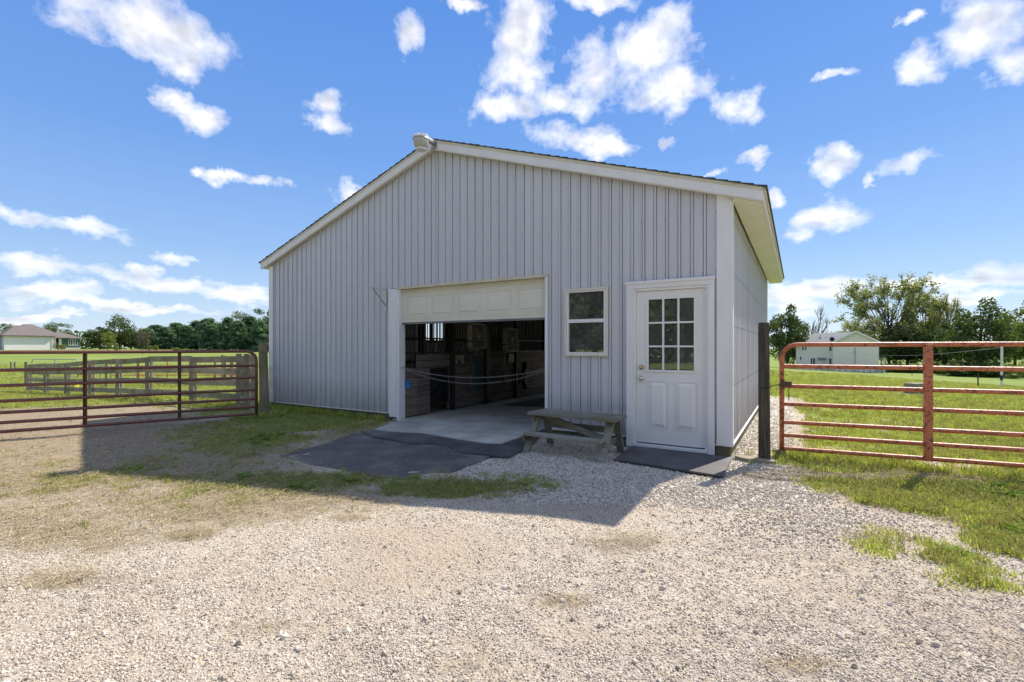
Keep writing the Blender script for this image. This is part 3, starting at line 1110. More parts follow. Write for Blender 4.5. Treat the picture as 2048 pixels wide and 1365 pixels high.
# walk door
T0, T1, TZ = -1.275, -0.175, 2.206
cas = MB()
for (a, b) in ((T0, T0 + .105), (T1 - .085, T1)):
    cas.box(a, b, -0.075, -0.0205, 0.022, TZ - .0905)
    cas.box(a + .012, b - .014, -0.084, -0.0755, 0.022, TZ - .1)
cas.box(T0, T1, -0.075, -0.0205, TZ - .09, TZ)
cas.box(T0 - .008, T1 + .008, -0.088, -0.0755, TZ - .03, TZ + .006)
cas.build('door_casing', M['trim'], barn, bevel=0.004)
MB().box(T0 + .1055, T0 + .13, -0.060, 0.06, 0.06, TZ - .1255).box(T1 - .11, T1 - .0855, -0.060, 0.06, 0.06, TZ - .1255) \
    .box(T0 + .1055, T1 - .0855, -0.060, 0.06, TZ - .125, TZ - .0905).build('door_jamb', M['doorwhite'], barn)
MB().box(T0 + .105, T1 - .085, -0.085, 0.05, 0.03, 0.068).build('door_sill', M['trim'], barn, bevel=0.004)
MB().box(T0 + .12, T1 - .10, -0.04, 0.02, 0.0685, 0.080).build('threshold', M['seal'], barn)
D0, D1 = -1.143, -0.262
dz0, dz1 = 0.086, 2.078
LX = (-0.985, -0.415)
LZ = (1.045, 1.965)
dm_ = MB()
YF = -0.034
for (a, b, c, d) in ((D0, LX[0], dz0, dz1), (LX[1], D1, dz0, dz1), (LX[0], LX[1], dz0, LZ[0]), (LX[0], LX[1], LZ[1], dz1)):
    dm_.box(a, b, YF, YF + .044, c, d)
wd = dm_.build('walk_door', M['doorwhite'], barn)
lf = MB()
for (a, b, c, d) in ((LX[0] - .03, LX[1] + .03, LZ[0] - .03, LZ[0] + .002), (LX[0] - .03, LX[1] + .03, LZ[1] - .002, LZ[1] + .03),
                     (LX[0] - .03, LX[0] + .004, LZ[0] + .0025, LZ[1] - .0025), (LX[1] - .004, LX[1] + .03, LZ[0] + .0025, LZ[1] - .0025)):
    lf.box(a, b, YF - .012, YF - .0005, c, d)
lf.build('glazing_frame', M['doorwhite'], wd, bevel=0.003)
mun = MB()
pw, ph = (LX[1] - LX[0]) / 3, (LZ[1] - LZ[0]) / 3
for i in (1, 2):
    mun.box(LX[0] + i * pw - .012, LX[0] + i * pw + .012, YF - .008, YF + .012, LZ[0] + .003, LZ[1] - .003)
    for j in range(3):
        mun.box(LX[0] + .004 + (j > 0) * (j * pw + .0085 - .0), LX[0] + (j + 1) * pw - (.0125 if j < 2 else .0045), YF - .008, YF + .012, LZ[0] + i * ph - .011, LZ[0] + i * ph + .011)
mun.build('muntins', M['trim'], wd)
for i in range(3):
    for j in range(3):
        MB().box(LX[0] + i * pw + .0125, LX[0] + (i + 1) * pw - .0125, YF + .003, YF + .007, LZ[0] + j * ph + .0115, LZ[0] + (j + 1) * ph - .0115).build('pane', M['glass'], wd)
for (a, b) in ((-1.000, -0.735), (-0.650, -0.375)):
    z0, z1 = 0.285, 0.90
    pm = MB()
    for (q, w) in ((0.0, .007), (0.012, .004)):
        A, B, Z0, Z1 = a + q, b - q, z0 + q, z1 - q
        for r in ((A, B, Z0, Z0 + w), (A, B, Z1 - w, Z1), (A, A + w, Z0 + w + .0003, Z1 - w - .0003), (B - w, B, Z0 + w + .0003, Z1 - w - .0003)):
            pm.box(r[0], r[1], YF - .006 + q * .2, YF - .0003, r[2], r[3])
    i0, i1, k0, k1 = a + .06, b - .06, z0 + .06, z1 - .06
    pm.add([(a + .025, YF - .0004, z0 + .02), (b - .025, YF - .0004, z0 + .02), (b - .025, YF - .0004, z1 - .02), (a + .025, YF - .0004, z1 - .02),
            (i0, YF - .014, k0), (i1, YF - .014, k0), (i1, YF - .014, k1), (i0, YF - .014, k1)],
           [(0, 1, 5, 4), (1, 2, 6, 5), (2, 3, 7, 6), (3, 0, 4, 7), (4, 5, 6, 7)])
    pm.build('raised_panel', M['doorwhite'], wd)
MB().lathe([(0, -.052), (.018, -.050), (.021, -.035), (.03, -.012), (.032, 0)], 18, (-1.078, YF, 1.075), 'y').build('deadbolt', M['brass'], wd, True)
MB().lathe([(0, -.062), (.022, -.058), (.028, -.045), (.024, -.030), (.012, -.022), (.013, -.010), (.031, -.006), (.032, 0)], 18, (-1.078, YF, 0.93), 'y').build('knob', M['nickel'], wd, True)

# inside: slab, partition, framing
MB().box(WL + .05, WR - .05, 0.0, DEPTH - .05, -0.06, 0.05).build('floor_slab', M['concrete'], barn)
MB().box(-2.44, -2.40, 0.12, DEPTH - .1, 0.05, 3.1).build('partition_wall', M['stallwood'], barn)
for d in (0.9, 2.9, 5.0, 6.9):
    mb = MB().beam((-9.2, d, 3.02), (-0.08, d, 3.02), 0.05, 0.16)
    mb.beam((-9.2, d, 3.08), (APEX, d, 4.66), 0.05, 0.14).beam((-0.08, d, 3.08), (APEX, d, 4.66), 0.05, 0.14)
    mb.beam((-7, d, 3.1), (-5.8, d, 4.2), 0.05, 0.09).beam((-2.2, d, 3.1), (-3.4, d, 4.2), 0.05, 0.09)
    mb.build('roof_truss', M['framewood'], barn)
for d in (0.3, 2.4, 4.8, 6.1, 8.0):
    MB().box(WL + .03, WL + .15, d, d + 0.14, 0.05, 3.0).build('wall_post', M['framewood'], barn)
mb = MB()
for z in (0.85, 1.55, 2.30):
    mb.box(WL + .025, WL + .06, 0.1, 4.9, z, z + .09).box(WL + .025, WL + .06, 6.0, 8.1, z, z + .09)
mb.build('wall_girt', M['framewood'], barn)
# left wall window opening with steel bars
mb = MB()
for (a, b, c, d) in ((4.95, 5.0, 1.5, 2.3), (5.95, 6.0, 1.5, 2.3), (5.0005, 5.9495, 1.5, 1.56), (5.0005, 5.9495, 2.25, 2.3)):
    mb.box(WL - .03, WL + .05, a, b, c, d)
sw = mb.build('stall_window', M['framewood'], barn)
MB().box(WL + .051, WL + .075, 5.20, 5.36, 1.50, 2.30).build('window_post', M['darkmetal'], sw)
for i in range(7):
    d = 5.42 + i * 0.085
    MB().box(WL + .055, WL + .07, d, d + .014, 1.5, 2.3).build('bar', M['darkmetal'], sw)

# ------------------------------------------------------------------ stall front, in the barn's axes
def at_barn(s, d, z=0.0):
    return (C0[0] + s * U[0] + d * V[0], C0[1] + s * U[1] + d * V[1], z)


SF = -5.42
stall = empty('horse_stall', 'dark plank horse stall front with black steel grilles inside barn', 'horse stall', at_barn(SF, 0, 0.05), -TH)
ZR = [0.02, 0.20, 0.375, 0.55, 0.725, 0.90, 1.04, 1.16]


def planks(a, b, z_list, hole=None, yoff=0.0):
    for z0, z1 in zip(z_list, z_list[1:]):
        segs = [(a, b)]
        if hole and z1 > hole[2] + .02 and z0 < hole[3] - .02:
            segs = [(a, hole[0]), (hole[1], b)]
        for (p, q) in segs:
            if q - p < 0.03:
                continue
            t = random.uniform(0, .006)
            MB().box(-0.05 - yoff, -0.006 + t - yoff, p, q, z0 + .004, z1 - .005).build('plank', M['stallwood'], stall, bevel=0.003)


MB().box(-.088, -.0815, .05, .44, 0, .88).box(-.088, -.0815, .445, .79, 0, 1.16).box(-.088, -.0815, 1.37, 8.0, 0, 1.16).build('light_block_sheet', M['darkmetal'], stall)  # unseen dark sheet added behind the planks so no light leaks through gaps
planks(0.05, 0.44, ZR[:6])
planks(0.445, 1.42, ZR, (0.80, 1.36, 0.18, 0.86))
planks(1.58, 2.72, ZR, None, 0.03)
planks(2.90, 4.08, ZR, None, 0.03)
planks(4.13, 5.68, ZR, (4.15, 4.66, 0.25, 0.80))
planks(5.75, 8.0, ZR)
for a, b in ((1.44, 1.565), (2.73, 2.89), (4.09, 4.12), (5.685, 5.74)):
    MB().box(-0.08, 0.018, a, b, -0.02, 2.45).build('post', M['darkmetal'], stall, bevel=0.004)
for a, b in ((0.05, 1.43), (1.575, 2.72), (2.895, 4.085), (4.125, 5.68), (5.745, 8.0)):
    lowz = 1.165 if a > 0.2 else 1.165
    MB().box(-0.05, 0.0, a, b, lowz, lowz + .035).box(-0.05, 0.0, a, b, 2.40, 2.44).box(-0.04, -0.01, a, b, 1.45, 1.475).build('grille_rail', M['darkmetal'], stall)
d = 0.09
while d < 8.0:
    MB().tube([(-.025, d, 1.17), (-.025, d, 2.42)], 0.0095, 6).build('grille_bar', M['darkmetal'], stall)
    d += 0.094
# feed door opening and crossed window in the planks
MB().box(-.07, -.045, 0.79, 1.37, 0.17, 0.87).build('feed_door', M['darkmetal'], stall)
mb = MB()
for (a, b, c, d) in ((.80, 1.36, .18, .20), (.80, 1.36, .84, .86), (.80, .82, .2, .84), (1.34, 1.36, .2, .84)):
    mb.box(-.04, 0.004, a, b, c, d)
mb.beam((-.03, .88, .24), (-.03, 1.14, .56), .02, .02)
mb.build('feed_frame', M['darkmetal'], stall)
MB().box(-.075, -.05, 4.15, 4.66, .25, .80).build('vent_back', paint('grey_green_board', (0.10, 0.13, 0.12), (0.14, 0.17, 0.16), 3, 0.8), stall)
mb = MB().beam((-.02, 4.16, .27), (-.02, 4.65, .78), .02, .09, (1, 0, 0)).beam((-.025, 4.16, .78), (-.025, 4.65, .27), .02, .09, (1, 0, 0))
mb.box(-.04, 0.0, 4.15, 4.19, .25, .80).box(-.04, 0.0, 4.60, 4.66, .25, .80)
mb.build('crossed_brace', M['darkmetal'], stall)
mb = MB()
for d, z in ((1.50, .03), (2.81, .03), (4.1, .05), (5.7, .9), (1.70, .95), (2.6, .93)):
    mb.box(0.019, .04, d - .03, d + .03, z, z + .06)
mb.build('hinges', M['darkmetal'], stall)


def box_fan(label, d0, d1, z0, z1, out):
    t = empty('box_fan', label, 'fan', at_barn(SF, (d0 + d1) / 2, z0), -TH, 'box fans hung on the stall grilles')
    w, h = (d1 - d0) / 2, (z1 - z0)
    r = 0.09

    def ring(wi, h0, h1, rr):
        pts = []
        for (cx, cz, a0) in ((wi - rr, h1 - rr, 0), (-wi + rr, h1 - rr, 90), (-wi + rr, h0 + rr, 180), (wi - rr, h0 + rr, 270)):
            for k in range(5):
                a = R(a0 + k * 22.5)
                pts.append((cx + rr * math.cos(a), cz + rr * math.sin(a)))
        return pts
    o = ring(w, 0, h, r)
    i_ = ring(w - .03, .03, h - .03, r - .03)
    n = len(o)
    x0, x1 = 0.03, 0.03 + out
    vs = [(x1, p, q) for p, q in o] + [(x0, p, q) for p, q in o] + [(x1, p, q) for p, q in i_] + [(x0, p, q) for p, q in i_]
    fs = []
    for k in range(n):
        j = (k + 1) % n
        fs += [(k, j, n + j, n + k), (2 * n + j, 2 * n + k, 3 * n + k, 3 * n + j), (j, k, 2 * n + k, 2 * n + j), (n + k, n + j, 3 * n + j, 3 * n + k)]
    MB().add(vs, fs).build('casing', M['fanplastic'], t, bevel=0.004)
    g = MB()
    for k in range(25):
        y = -w + .035 + (2 * w - .07) * k / 24
        g.box(x1 - .006, x1 - .002, y - .0011, y + .0011, .03, h - .03)
    for z in (h * .33, h * .66):
        g.box(x1 - .0101, x1 - .0061, -w + .03, w - .03, z - .003, z + .003)
    g.build('grille', M['fanplastic'], t)
    MB().box(x0 - .004, x0, -w + .02, w - .02, .02, h - .02).build('dark_back_panel', M['darkmetal'], t)  # solid dark sheet standing in for the shade inside the fan
    MB().lathe([(0.0, x1 + .004), (.045, x1 + .002), (.055, x1 - .008)], 18, (0, 0, h / 2), 'x').build('hub_badge', M['fanplastic'], t)
    bl = MB()
    for k in range(5):
        a = 2 * math.pi * k / 5
        c_, s_ = math.cos(a), math.sin(a)
        p = [(-.03, .04), (.07, .16), (-.02, .20), (-.09, .15)]
        bl.add([((x0 + x1) / 2 + (.02 if q < 2 else -.02), u * c_ - v * s_, h / 2 + u * s_ + v * c_) for q, (u, v) in enumerate(p)], [(0, 1, 2, 3)])
    bl.lathe([(.04, x0 + .02), (.04, x1 - .03), (0, x1 - .03)], 12, (0, 0, h / 2), 'x')
    bl.build('blades', M['seal'], t)
    MB().box(0.0, x1 + .004, -w - .004, w + .004, h * .28, h * .28 + .022).build('strap', M['darkmetal'], t)
    MB().tube([(x1 - .02, -.05, h - .004), (x1 - .02, -.05, h + .03), (x1 - .02, .05, h + .03), (x1 - .02, .05, h - .004)], .006, 6).build('handle', M['fanplastic'], t)
    return t


box_fan('box fan hung on the stall grille over the white sign with an oval mark', 1.98, 2.56, 1.30, 1.86, 0.11)
box_fan('smaller looking box fan on the second stall door, over the plain paper sign', 3.40, 3.98, 1.24, 1.80, 0.11)


def stall_sign(label, d0, d1, z0, z1, oval):
    t = empty('stall_sign', label, 'sign', at_barn(SF, (d0 + d1) / 2, z0), -TH, 'signs on the stall doors')
    w, h = (d1 - d0) / 2, z1 - z0
    MB().box(0.003, 0.009, -w, w, 0, h).build('board', M['fanplastic'], t)
    k = MB()
    if oval:
        pts = [(0.0105, -w * .5 + w * .24 * math.cos(a), h * .5 + h * .26 * math.sin(a)) for a in np.linspace(0, 2 * math.pi, 16, endpoint=False)]
        k.tube(pts, .006, 5, True)
        for q in range(3):
            k.box(.0095, .0108, w * (-.1 + q * .28), w * (.08 + q * .28), h * .52, h * .52 + .014 + .008 * (q % 2))
    else:
        for q in range(4):
            k.box(.0095, .0106, -w * .6, w * (.2 + .1 * (q % 3)), h * (.75 - q * .17), h * (.75 - q * .17) + .006)
    k.build('print', M['ink'], t)


stall_sign('small white sign with an oval mark on the first stall door', 1.60, 1.88, 1.00, 1.17, True)
stall_sign('small plain paper notice on the second stall door', 3.74, 3.98, .97, 1.17, False)


def cable(name, label, pts, r, mat, cat='cable'):
    return P(MB().tube(pts, r, 5).build(name, mat), label, cat)


def bpts(seq):
    return [at_barn(SF + .05 + o, d, z) for (d, z, o) in seq]


cable('fan_cord', 'thin pale cord looped below the first box fan', bpts([(2.27, 1.31, 0.03), (2.26, 1.15, 0), (2.22, .95, 0), (2.14, .82, 0), (2.08, .70, 0), (2.06, .58, 0), (2.12, .50, 0), (2.22, .50, 0), (2.29, .58, 0), (2.28, .68, 0), (2.20, .80, 0), (2.14, .92, 0), (2.10, 1.08, 0), (2.10, 1.14, 0)]), .006, M['cord'])
cable('fan_cord', 'thin cord hanging below the second box fan', bpts([(3.45, 1.26, .03), (3.46, 1.1, 0), (3.43, .9, 0), (3.42, .72, 0), (3.47, .62, 0), (3.52, .72, 0), (3.51, .95, 0), (3.50, 1.10, 0)]), .006, M['cord'])
hal = MB()
for q in range(5):
    b0 = 2.22 + q * .035
    hal.tube([Vector(p) for p in bpts([(b0, 1.14, .01), (b0 - .03, .95, .02), (b0 + .05, .75, .02), (b0 + .08, .58, .02), (b0 + .0, .46 - .03 * q, .01)])], .010, 5)
hal.tube([Vector(p) for p in bpts([(2.30, .78, .03), (2.38, .62, .03), (2.34, .45, .03), (2.25, .52, .03), (2.26, .70, .03), (2.30, .78, .03)])], .012, 5)
P(hal.build('halter', M['tealrope']), 'dark teal halter and lead ropes hanging on the first stall door', 'halter')
hal = MB()
for q in range(3):
    b0 = 3.30 + q * .04
    hal.tube([Vector(p) for p in bpts([(b0, .80, .01), (b0 + .04, .68, .02), (b0 - .02, .58, .02), (b0 + .05, .48, .02), (b0 + .06, .60, .01)])], .012, 5)
P(hal.build('halter', M['darkmetal']), 'black halter bunched low on the second stall door', 'halter')
bk = empty('wall_bucket', 'small blue plastic bucket fixed to the planks beside the left jamb', 'bucket', at_barn(SF + .01, 0.12, 0.60), -TH)
MB().lathe([(0.0, 0), (.045, 0), (.056, .12), (.05, .12), (.04, .01), (0, .01)], 14, (.06, 0, 0)).build('tub', M['blueplastic'], bk)
MB().box(0, .006, -.03, .03, .05, .15).build('bracket', M['blueplastic'], bk)

# black mat lying on the aisle floor
im = [GL(1005, 810, .06), GL(1093, 795, .06), (-2.6, 4.3), (-2.6, 2.3), GL(1093, 815, .06)]
P(MB().prism([(s, d) for s, d in im], 0.052, 0.066).build('aisle_mat', M['rubber'], None, bevel=0.003, loc=at_barn(0, 0, 0), rz=-TH), 'black rubber mat lying on the concrete aisle inside the barn', 'mat')


def chain(label, p0, p1, sag, sc=1.0):
    p0, p1 = Vector(p0), Vector(p1)
    L_ = (p1 - p0).length
    n = int(L_ / 0.030)
    mb = MB()
    pts = []
    for i in range(n + 1):
        t = i / n
        q = p0.lerp(p1, t)
        q.z -= sag * 4 * t * (1 - t)
        pts.append(q)
    for i in range(n):
        a, b = pts[i], pts[i + 1]
        x = (b - a).normalized()
        y = Vector((0, 0, 1)).cross(x).normalized()
        z = x.cross(y)
        if i % 2:
            y, z = z, -y
        c = (a + b) / 2
        ring = []
        for k in range(8):
            an = 2 * math.pi * k / 8
            ring.append(c + x * math.cos(an) * .019 + y * math.sin(an) * .008)
        mb.tube(ring, .0026, 4, True)
    o = mb.build('barrier_chain', M['chain'])
    P(o, label, 'chain')


chain('upper of two steel chains strung across the open barn doorway', at_barn(-5.40, -.02, .99), at_barn(-2.51, -.02, 1.01), .155)
chain('lower of two steel chains strung across the open barn doorway', at_barn(-5.40, .01, .97), at_barn(-2.51, .01, .99), .235)

# ------------------------------------------------------------------ fittings on the front of the barn
wl = empty('yard_light', 'ribbed round yard light mounted on the barn peak', 'lamp', at_barn(APEX - .03, -.36, 4.70), -TH)
MB().lathe([(.0, -.085), (.088, -.083), (.108, -.05), (.122, .0), (.128, .06)], 24, (0, 0, 0)).build('refractor', paint('hazy_acrylic', (0.42, 0.41, 0.36), (0.52, 0.51, 0.46), 10, 0.25), wl, True)
MB().lathe([(.078, -.118), (.09, -.115), (.096, -.09), (.09, -.086), (.075, -.085)], 24).add([(.078 * math.cos(2 * math.pi * k / 24), .078 * math.sin(2 * math.pi * k / 24), -.118) for k in range(24)], [tuple(reversed(range(24)))]).build('lens_cap', M['whiteplastic'], wl)
MB().lathe([(.130, .055), (.137, .062), (.132, .075), (.11, .095), (.10, .10), (0, .102)], 24).build('housing', M['galv'], wl)
for k in range(14):
    a = 2 * math.pi * k / 14
    T = Matrix.Rotation(a, 4, 'Z')
    MB().box(.085, .130, -.019, .019, .07, .118, T).build('fin', M['trim'], wl, bevel=0.003)
MB().beam((0.05, .02, .09), (0.09, .225, .06), .07, .05).box(.03, .15, .226, .245, -.03, .10).build('mounting_arm', M['galv'], wl, bevel=0.004)

br = empty('shelf_bracket', 'rusty white folding bracket fixed left of the overhead door', 'bracket', at_barn(-5.75, -.05, 2.0), -TH)
MB().box(-.014, .014, 0, .012, 0, .40).build('upright', M['cream'], br)
MB().box(-.014, .014, -.42, -.001, .385, .40).build('arm', M['rust_cream'], br)
MB().beam((0, -.30, .382), (0, 0.0, .10), .018, .012).build('brace', M['galv'], br)

# cups and cord behind the lower window pane
tub = P(MB().lathe([(0, 0), (.05, 0), (.058, .09), (.053, .09), (.046, .008), (0, .008)], 18, (0, 0, 0)).build('plastic_tub', M['whiteplastic'], None, True, loc=at_barn(-2.03, .10, 1.273)), 'small white tub on the sill behind the window glass', 'tub')
P(MB().tube([at_barn(-2.09, .06, 1.285), at_barn(-2.02, .035, 1.315), at_barn(-1.93, .035, 1.295), at_barn(-1.8, .035, 1.283), at_barn(-1.69, .04, 1.295), at_barn(-1.66, .05, 1.35), at_barn(-1.655, .06, 1.41)], .008, 6).build('window_cord', M['cord']), 'pale cord trailing along the sill behind the window glass', 'cord')
P(MB().tube([at_barn(-2.10 + .035 + .035 * math.cos(a), .03, 1.61 + .06 * math.sin(a)) for a in np.linspace(1.2, 6.8, 16)], .005, 5).build('cord_loop', M['cord']), 'loop of pale cord hanging behind the lower window pane', 'cord')
P(MB().lathe([(0, 0), (.03, 0), (.032, .05), (.014, .10), (.012, .15), (0, .155)], 14).build('spray_bottle', M['yellowplastic'], None, True, loc=at_barn(-1.66, .10, 1.273)), 'small pale bottle at the right end of the window sill', 'bottle')

# ------------------------------------------------------------------ bench
bn = empty('step_bench', 'weathered wooden bench with a lower step beside the barn door', 'bench', at_barn(-1.76, -.62, 0), -TH + R(-3))
BL0, BL1 = -.60, .62
for i, (a, b) in enumerate(((-.235, -.085), (-.08, .075), (.08, .215))):
    MB().box(BL0 + .01 * i, BL1 - .008 * i, a, b, .447, .487).build('top_board', M['benchwood'], bn, bevel=0.005)
MB().box(BL0 + .07, BL1 - .10, -.45, -.30, .215, .253).build('step_board', M['benchwood'], bn, bevel=0.005)
for xx in (BL0 + .10, BL1 - .10):
    MB().beam((xx, -.10, .445), (xx + .0, -.43, -.02), .042, .09, (1, 0, 0)).build('leg', M['benchwood'], bn, bevel=0.004)
    MB().beam((xx + .001, .08, .445), (xx + .001, .22, -.02), .042, .09, (1, 0, 0)).build('leg', M['benchwood'], bn, bevel=0.004)
    MB().box(xx - .045, xx - .0225 + .0, -.20, .17, .36, .446).build('cleat', M['benchwood'], bn, bevel=0.003)
    MB().box(xx - .045, xx - .0225, -.44, .18, .14, .2145).build('cleat', M['benchwood'], bn, bevel=0.003)
MB().beam((BL0 + .15, -.05, .43), (BL1 - .12, -.03, .17), .035, .075).build('brace', M['benchwood'], bn)
MB().box(BL0 + .12, BL1 - .12, .10, .135, .26, .33).build('stretcher', M['benchwood'], bn)

# ------------------------------------------------------------------ concrete apron and mats
def wavy(pts, amp=.02, step=.12):
    out = []
    n = len(pts)
    for i in range(n):
        a, b = np.array(pts[i]), np.array(pts[(i + 1) % n])
        k = max(1, int(np.hypot(*(b - a)) / step))
        for j in range(k):
            p = a + (b - a) * j / k
            q = amp * (fbm(p[0] * 4, p[1] * 4, 3, 31) - .5) * 2
            out.append((float(p[0] + q), float(p[1] - q)))
    return out


def slab(name, label, cat, pts, z0, z1, mat, kind=None, amp=.02, zt=None, bev=.004):
    o = MB().prism(wavy(pts, amp), z0, z1, zt).build(name, mat, None, bevel=bev, loc=at_barn(0, 0, 0), rz=-TH)
    return P(o, label, cat, None, kind)


ap = [(-5.405, -.001), (-2.50, -.001)] + [GL(*p, .045) for p in ((1068, 862), (1055, 868), (1042, 873), (1004, 886), (969, 884.5), (910, 876), (846, 865), (781, 862), (749, 858))]
slab('concrete_apron', 'worn concrete apron in front of the overhead door', None, ap, -.06, .05, M['concrete'], 'structure', .006, lambda s, d: .048 + d * .006)
flap = [GL(*p, .028) for p in ((722, 862.5), (781, 859), (846, 861), (910, 872), (969, 881), (1004, 882), (1042, 869), (1068, 858), (1088, 864), (1065.5, 886), (1040, 902), (1015.6, 913.5), (985, 911), (950, 906), (922, 903.5), (903, 894), (889.7, 887.5), (851.6, 886), (822, 886.6), (785, 879), (743, 873))]
flap2 = [p for p in flap]
slab('rubber_mat', 'long wavy black rubber mat overlapping the edge of the concrete apron', 'mat', flap2, .006, .026, M['rubber'], amp=.012)
pad = [GL(*p, .012) for p in ((555.7, 912), (600, 900), (660, 884), (705, 867), (760, 862), (800, 868), (1000, 895), (986, 911), (960, 922), (933.6, 933), (904, 943), (870, 944), (845.7, 947.5), (820, 955), (801.8, 957), (775, 956), (749, 953), (711, 944.6), (664, 936), (617, 927))]
slab('yard_mat', 'large dusty black rubber mat on the ground before the apron', 'mat', pad, -.02, .008, M['rubberdust'], amp=.03)
dm4 = [(-1.15, -.93), (-1.19, -.10), (.035, -.13), (.045, -1.09)]
slab('door_mat', 'black rubber mat lying on gravel under the white walk door', 'mat', dm4, .012, .034, M['rubber'], amp=.008)
st = [(0, 0), (.30, -.04), (.42, -.13), (.38, -.22), (.10, -.20), (-.02, -.10)]
P(MB().prism(st, -.03, .045).build('edging_stone', M['stone'], None, bevel=.012, loc=(2.72, 5.80, 0), rz=-.45), 'low flat mossy stone between barn corner and gate post', 'stone')

sp_ = MB()
for i in range(150):
    s0, d0 = random.uniform(-4.6, -2.3), random.uniform(-2.8, -1.0)
    if not (-.01 < 1) or random.random() < .3:
        continue
    sp_.lathe([(0, .0), (.012, .001), (.009, .009), (0, .010)], 5, (s0, d0, .0085))
padpoly = pad
keep = MB()
for i in range(0, len(sp_.v), 20):
    x_, y_ = sp_.v[i][0], sp_.v[i][1]
    c_ = False
    for a, b in zip(padpoly, padpoly[1:] + padpoly[:1]):
        if ((a[1] > y_) != (b[1] > y_)) and x_ < (b[0] - a[0]) * (y_ - a[1]) / (b[1] - a[1]) + a[0]:
            c_ = not c_
    if c_:
        keep.add(sp_.v[i:i + 20], [tuple(q - i for q in f) for f in sp_.f[i // 20 * 15:i // 20 * 15 + 15]])
o = keep.build('stray_chips', M['stone'], None, kind='stuff', loc=at_barn(0, 0, 0), rz=-TH)
P(o, 'stray stone chips lying on the dusty black yard mat')

# ------------------------------------------------------------------ posts
def post(name, label, x, y, z1, r, mat, lean=(0, 0), n=14):
    mb = MB()
    z0 = float(ground_h(x, y)) - .15
    pts = [(x, y, z0)] + [(x + lean[0] * t, y + lean[1] * t, z0 + .15 + (z1 - z0 - .15) * t) for t in (.02, .3, .6, .9, 1.0)]
    mb.tube(pts, [r * 1.03, r * 1.03, r * 1.0, r * .97, r * .95, r * .92], n)
    return P(mb.build(name, mat, None, False, bevel=.006), label, 'post')


post('gate_post', 'leaning round grey wooden post at the end of the maroon gate', -4.86, 9.40, 1.42, .085, M['postwood'], (-.05, .03))
post('gate_post', 'dark square cut wooden post holding the orange gate', 2.965, 5.62, 1.63, .066, M['darkpost'], (-.01, 0), 8)
P(MB().prism([(-.055, -.05), (.055, -.05), (.055, .05), (-.055, .05)], -.05, .10).build('wood_block', M['postwood'], None, bevel=.01, loc=(3.235, 5.80, 0), rz=.3), 'short wood block propping the foot of the orange gate', 'block')


# ------------------------------------------------------------------ tube gates
def tube_gate(name, label, p0, p1, length, zs, ups, mat, r=.023, corner=.17, uw=.035, group=None, ends=True):
    p0 = Vector(p0)
    d = (Vector(p1) - p0)
    rz = math.atan2(d.y, d.x)
    slope = d.z / math.hypot(d.x, d.y)
    t = empty(name, label, 'gate', p0, rz, group)
    top, bot = zs[0], zs[-1]
    arc = [(corner - corner * math.sin(a), 0, top - corner + corner * math.cos(a)) for a in np.linspace(math.pi / 2, 0, 7)]
    arc2 = [(length - corner + corner * math.sin(a), 0, top - corner + corner * math.cos(a)) for a in np.linspace(0, math.pi / 2, 7)]
    path = [(0, 0, bot - .03)] + arc + arc2 + [(length, 0, bot - .03)]
    MB().tube(path, r * 1.08, 10).build('frame_tube', mat, t, True)
    for z in zs[1:]:
        MB().tube([(0.01, 0, z), (length - .01, 0, z)], r, 8, caps=False).build('rail', mat, t, True)
    for u in ups:
        MB().box(u - uw, u + uw, -r - .009, -r - .001, bot - .025, top + .005).box(u - uw, u - uw + .004, -r - .0009, r, bot - .025, top - .03).box(u + uw - .004, u + uw, -r - .0009, r, bot - .025, top - .03).build('upright', mat, t, bevel=.002)
    for o in t.children:
        pass
    return t


LG0, LG1 = Vector((-4.70, 8.80, 0)), Vector((-7.39, 6.90, 0))
dl = (LG1 - LG0).normalized()


def along(px, p, d):
    t = (px - HX) / F
    return (t * p.y - p.x) / (d.x - t * d.y)


lu = [along(359, LG0, dl), along(170, LG0, dl), along(170, LG0, dl) * 1.0 + 1.55]
g1 = tube_gate('pasture_gate', 'weathered maroon tube gate left of the barn', LG0, LG1, 4.88, [1.265, 1.008, .785, .561, .395, .250, .12], lu, M['gate_red'], .025, uw=.024)
RG0 = Vector((3.27, 5.80, 0))
RG1 = Vector((5.30, 4.93, 0))
dr = (RG1 - RG0).normalized()
ru = [along(1856, RG0, dr), along(1856, RG0, dr) + 1.55, along(1856, RG0, dr) + 3.1]
g2 = tube_gate('pasture_gate', 'faded orange red tube gate right of the barn', RG0, RG1, 4.88, [1.372, 1.112, .872, .655, .435, .278, .118], [u for u in ru if u < 4.8], M['gate_orange'], .025)
g2.rotation_euler = (0, 0, math.atan2(dr.y, dr.x))
# latch and chain at the orange gate
lt = MB().box(-.02, .10, -.05, -.03, .86, .93).box(.0, .025, -.045, .03, .84, .95)
for k in range(9):
    a = Vector((-.02 - .02 * k, -.02 + .006 * k, .885 - .004 * k))
    lt.tube([a + Vector((.016 * math.cos(q), .002, .008 * math.sin(q))) for q in np.linspace(0, 2 * math.pi, 6, endpoint=False)], .003, 4, True)
for k in range(7):
    a = Vector((.07, -.03, .85 - .022 * k))
    lt.tube([a + Vector((.007 * math.cos(q), .002, .015 * math.sin(q))) for q in np.linspace(0, 2 * math.pi, 6, endpoint=False)], .003, 4, True)
lt.build('latch_chain', paint('rusty_latch', (0.08, 0.04, 0.03), (0.16, 0.08, 0.06), 20, 0.7), g2)
# wire round the post
P(MB().tube([(2.965 + .071 * math.cos(a), 5.62 + .071 * math.sin(a), .87) for a in np.linspace(0, 2 * math.pi, 14, endpoint=False)], .004, 4, True).build('post_wire', M['darkmetal']), 'dark wire loop tied round the dark gate post', 'wire')


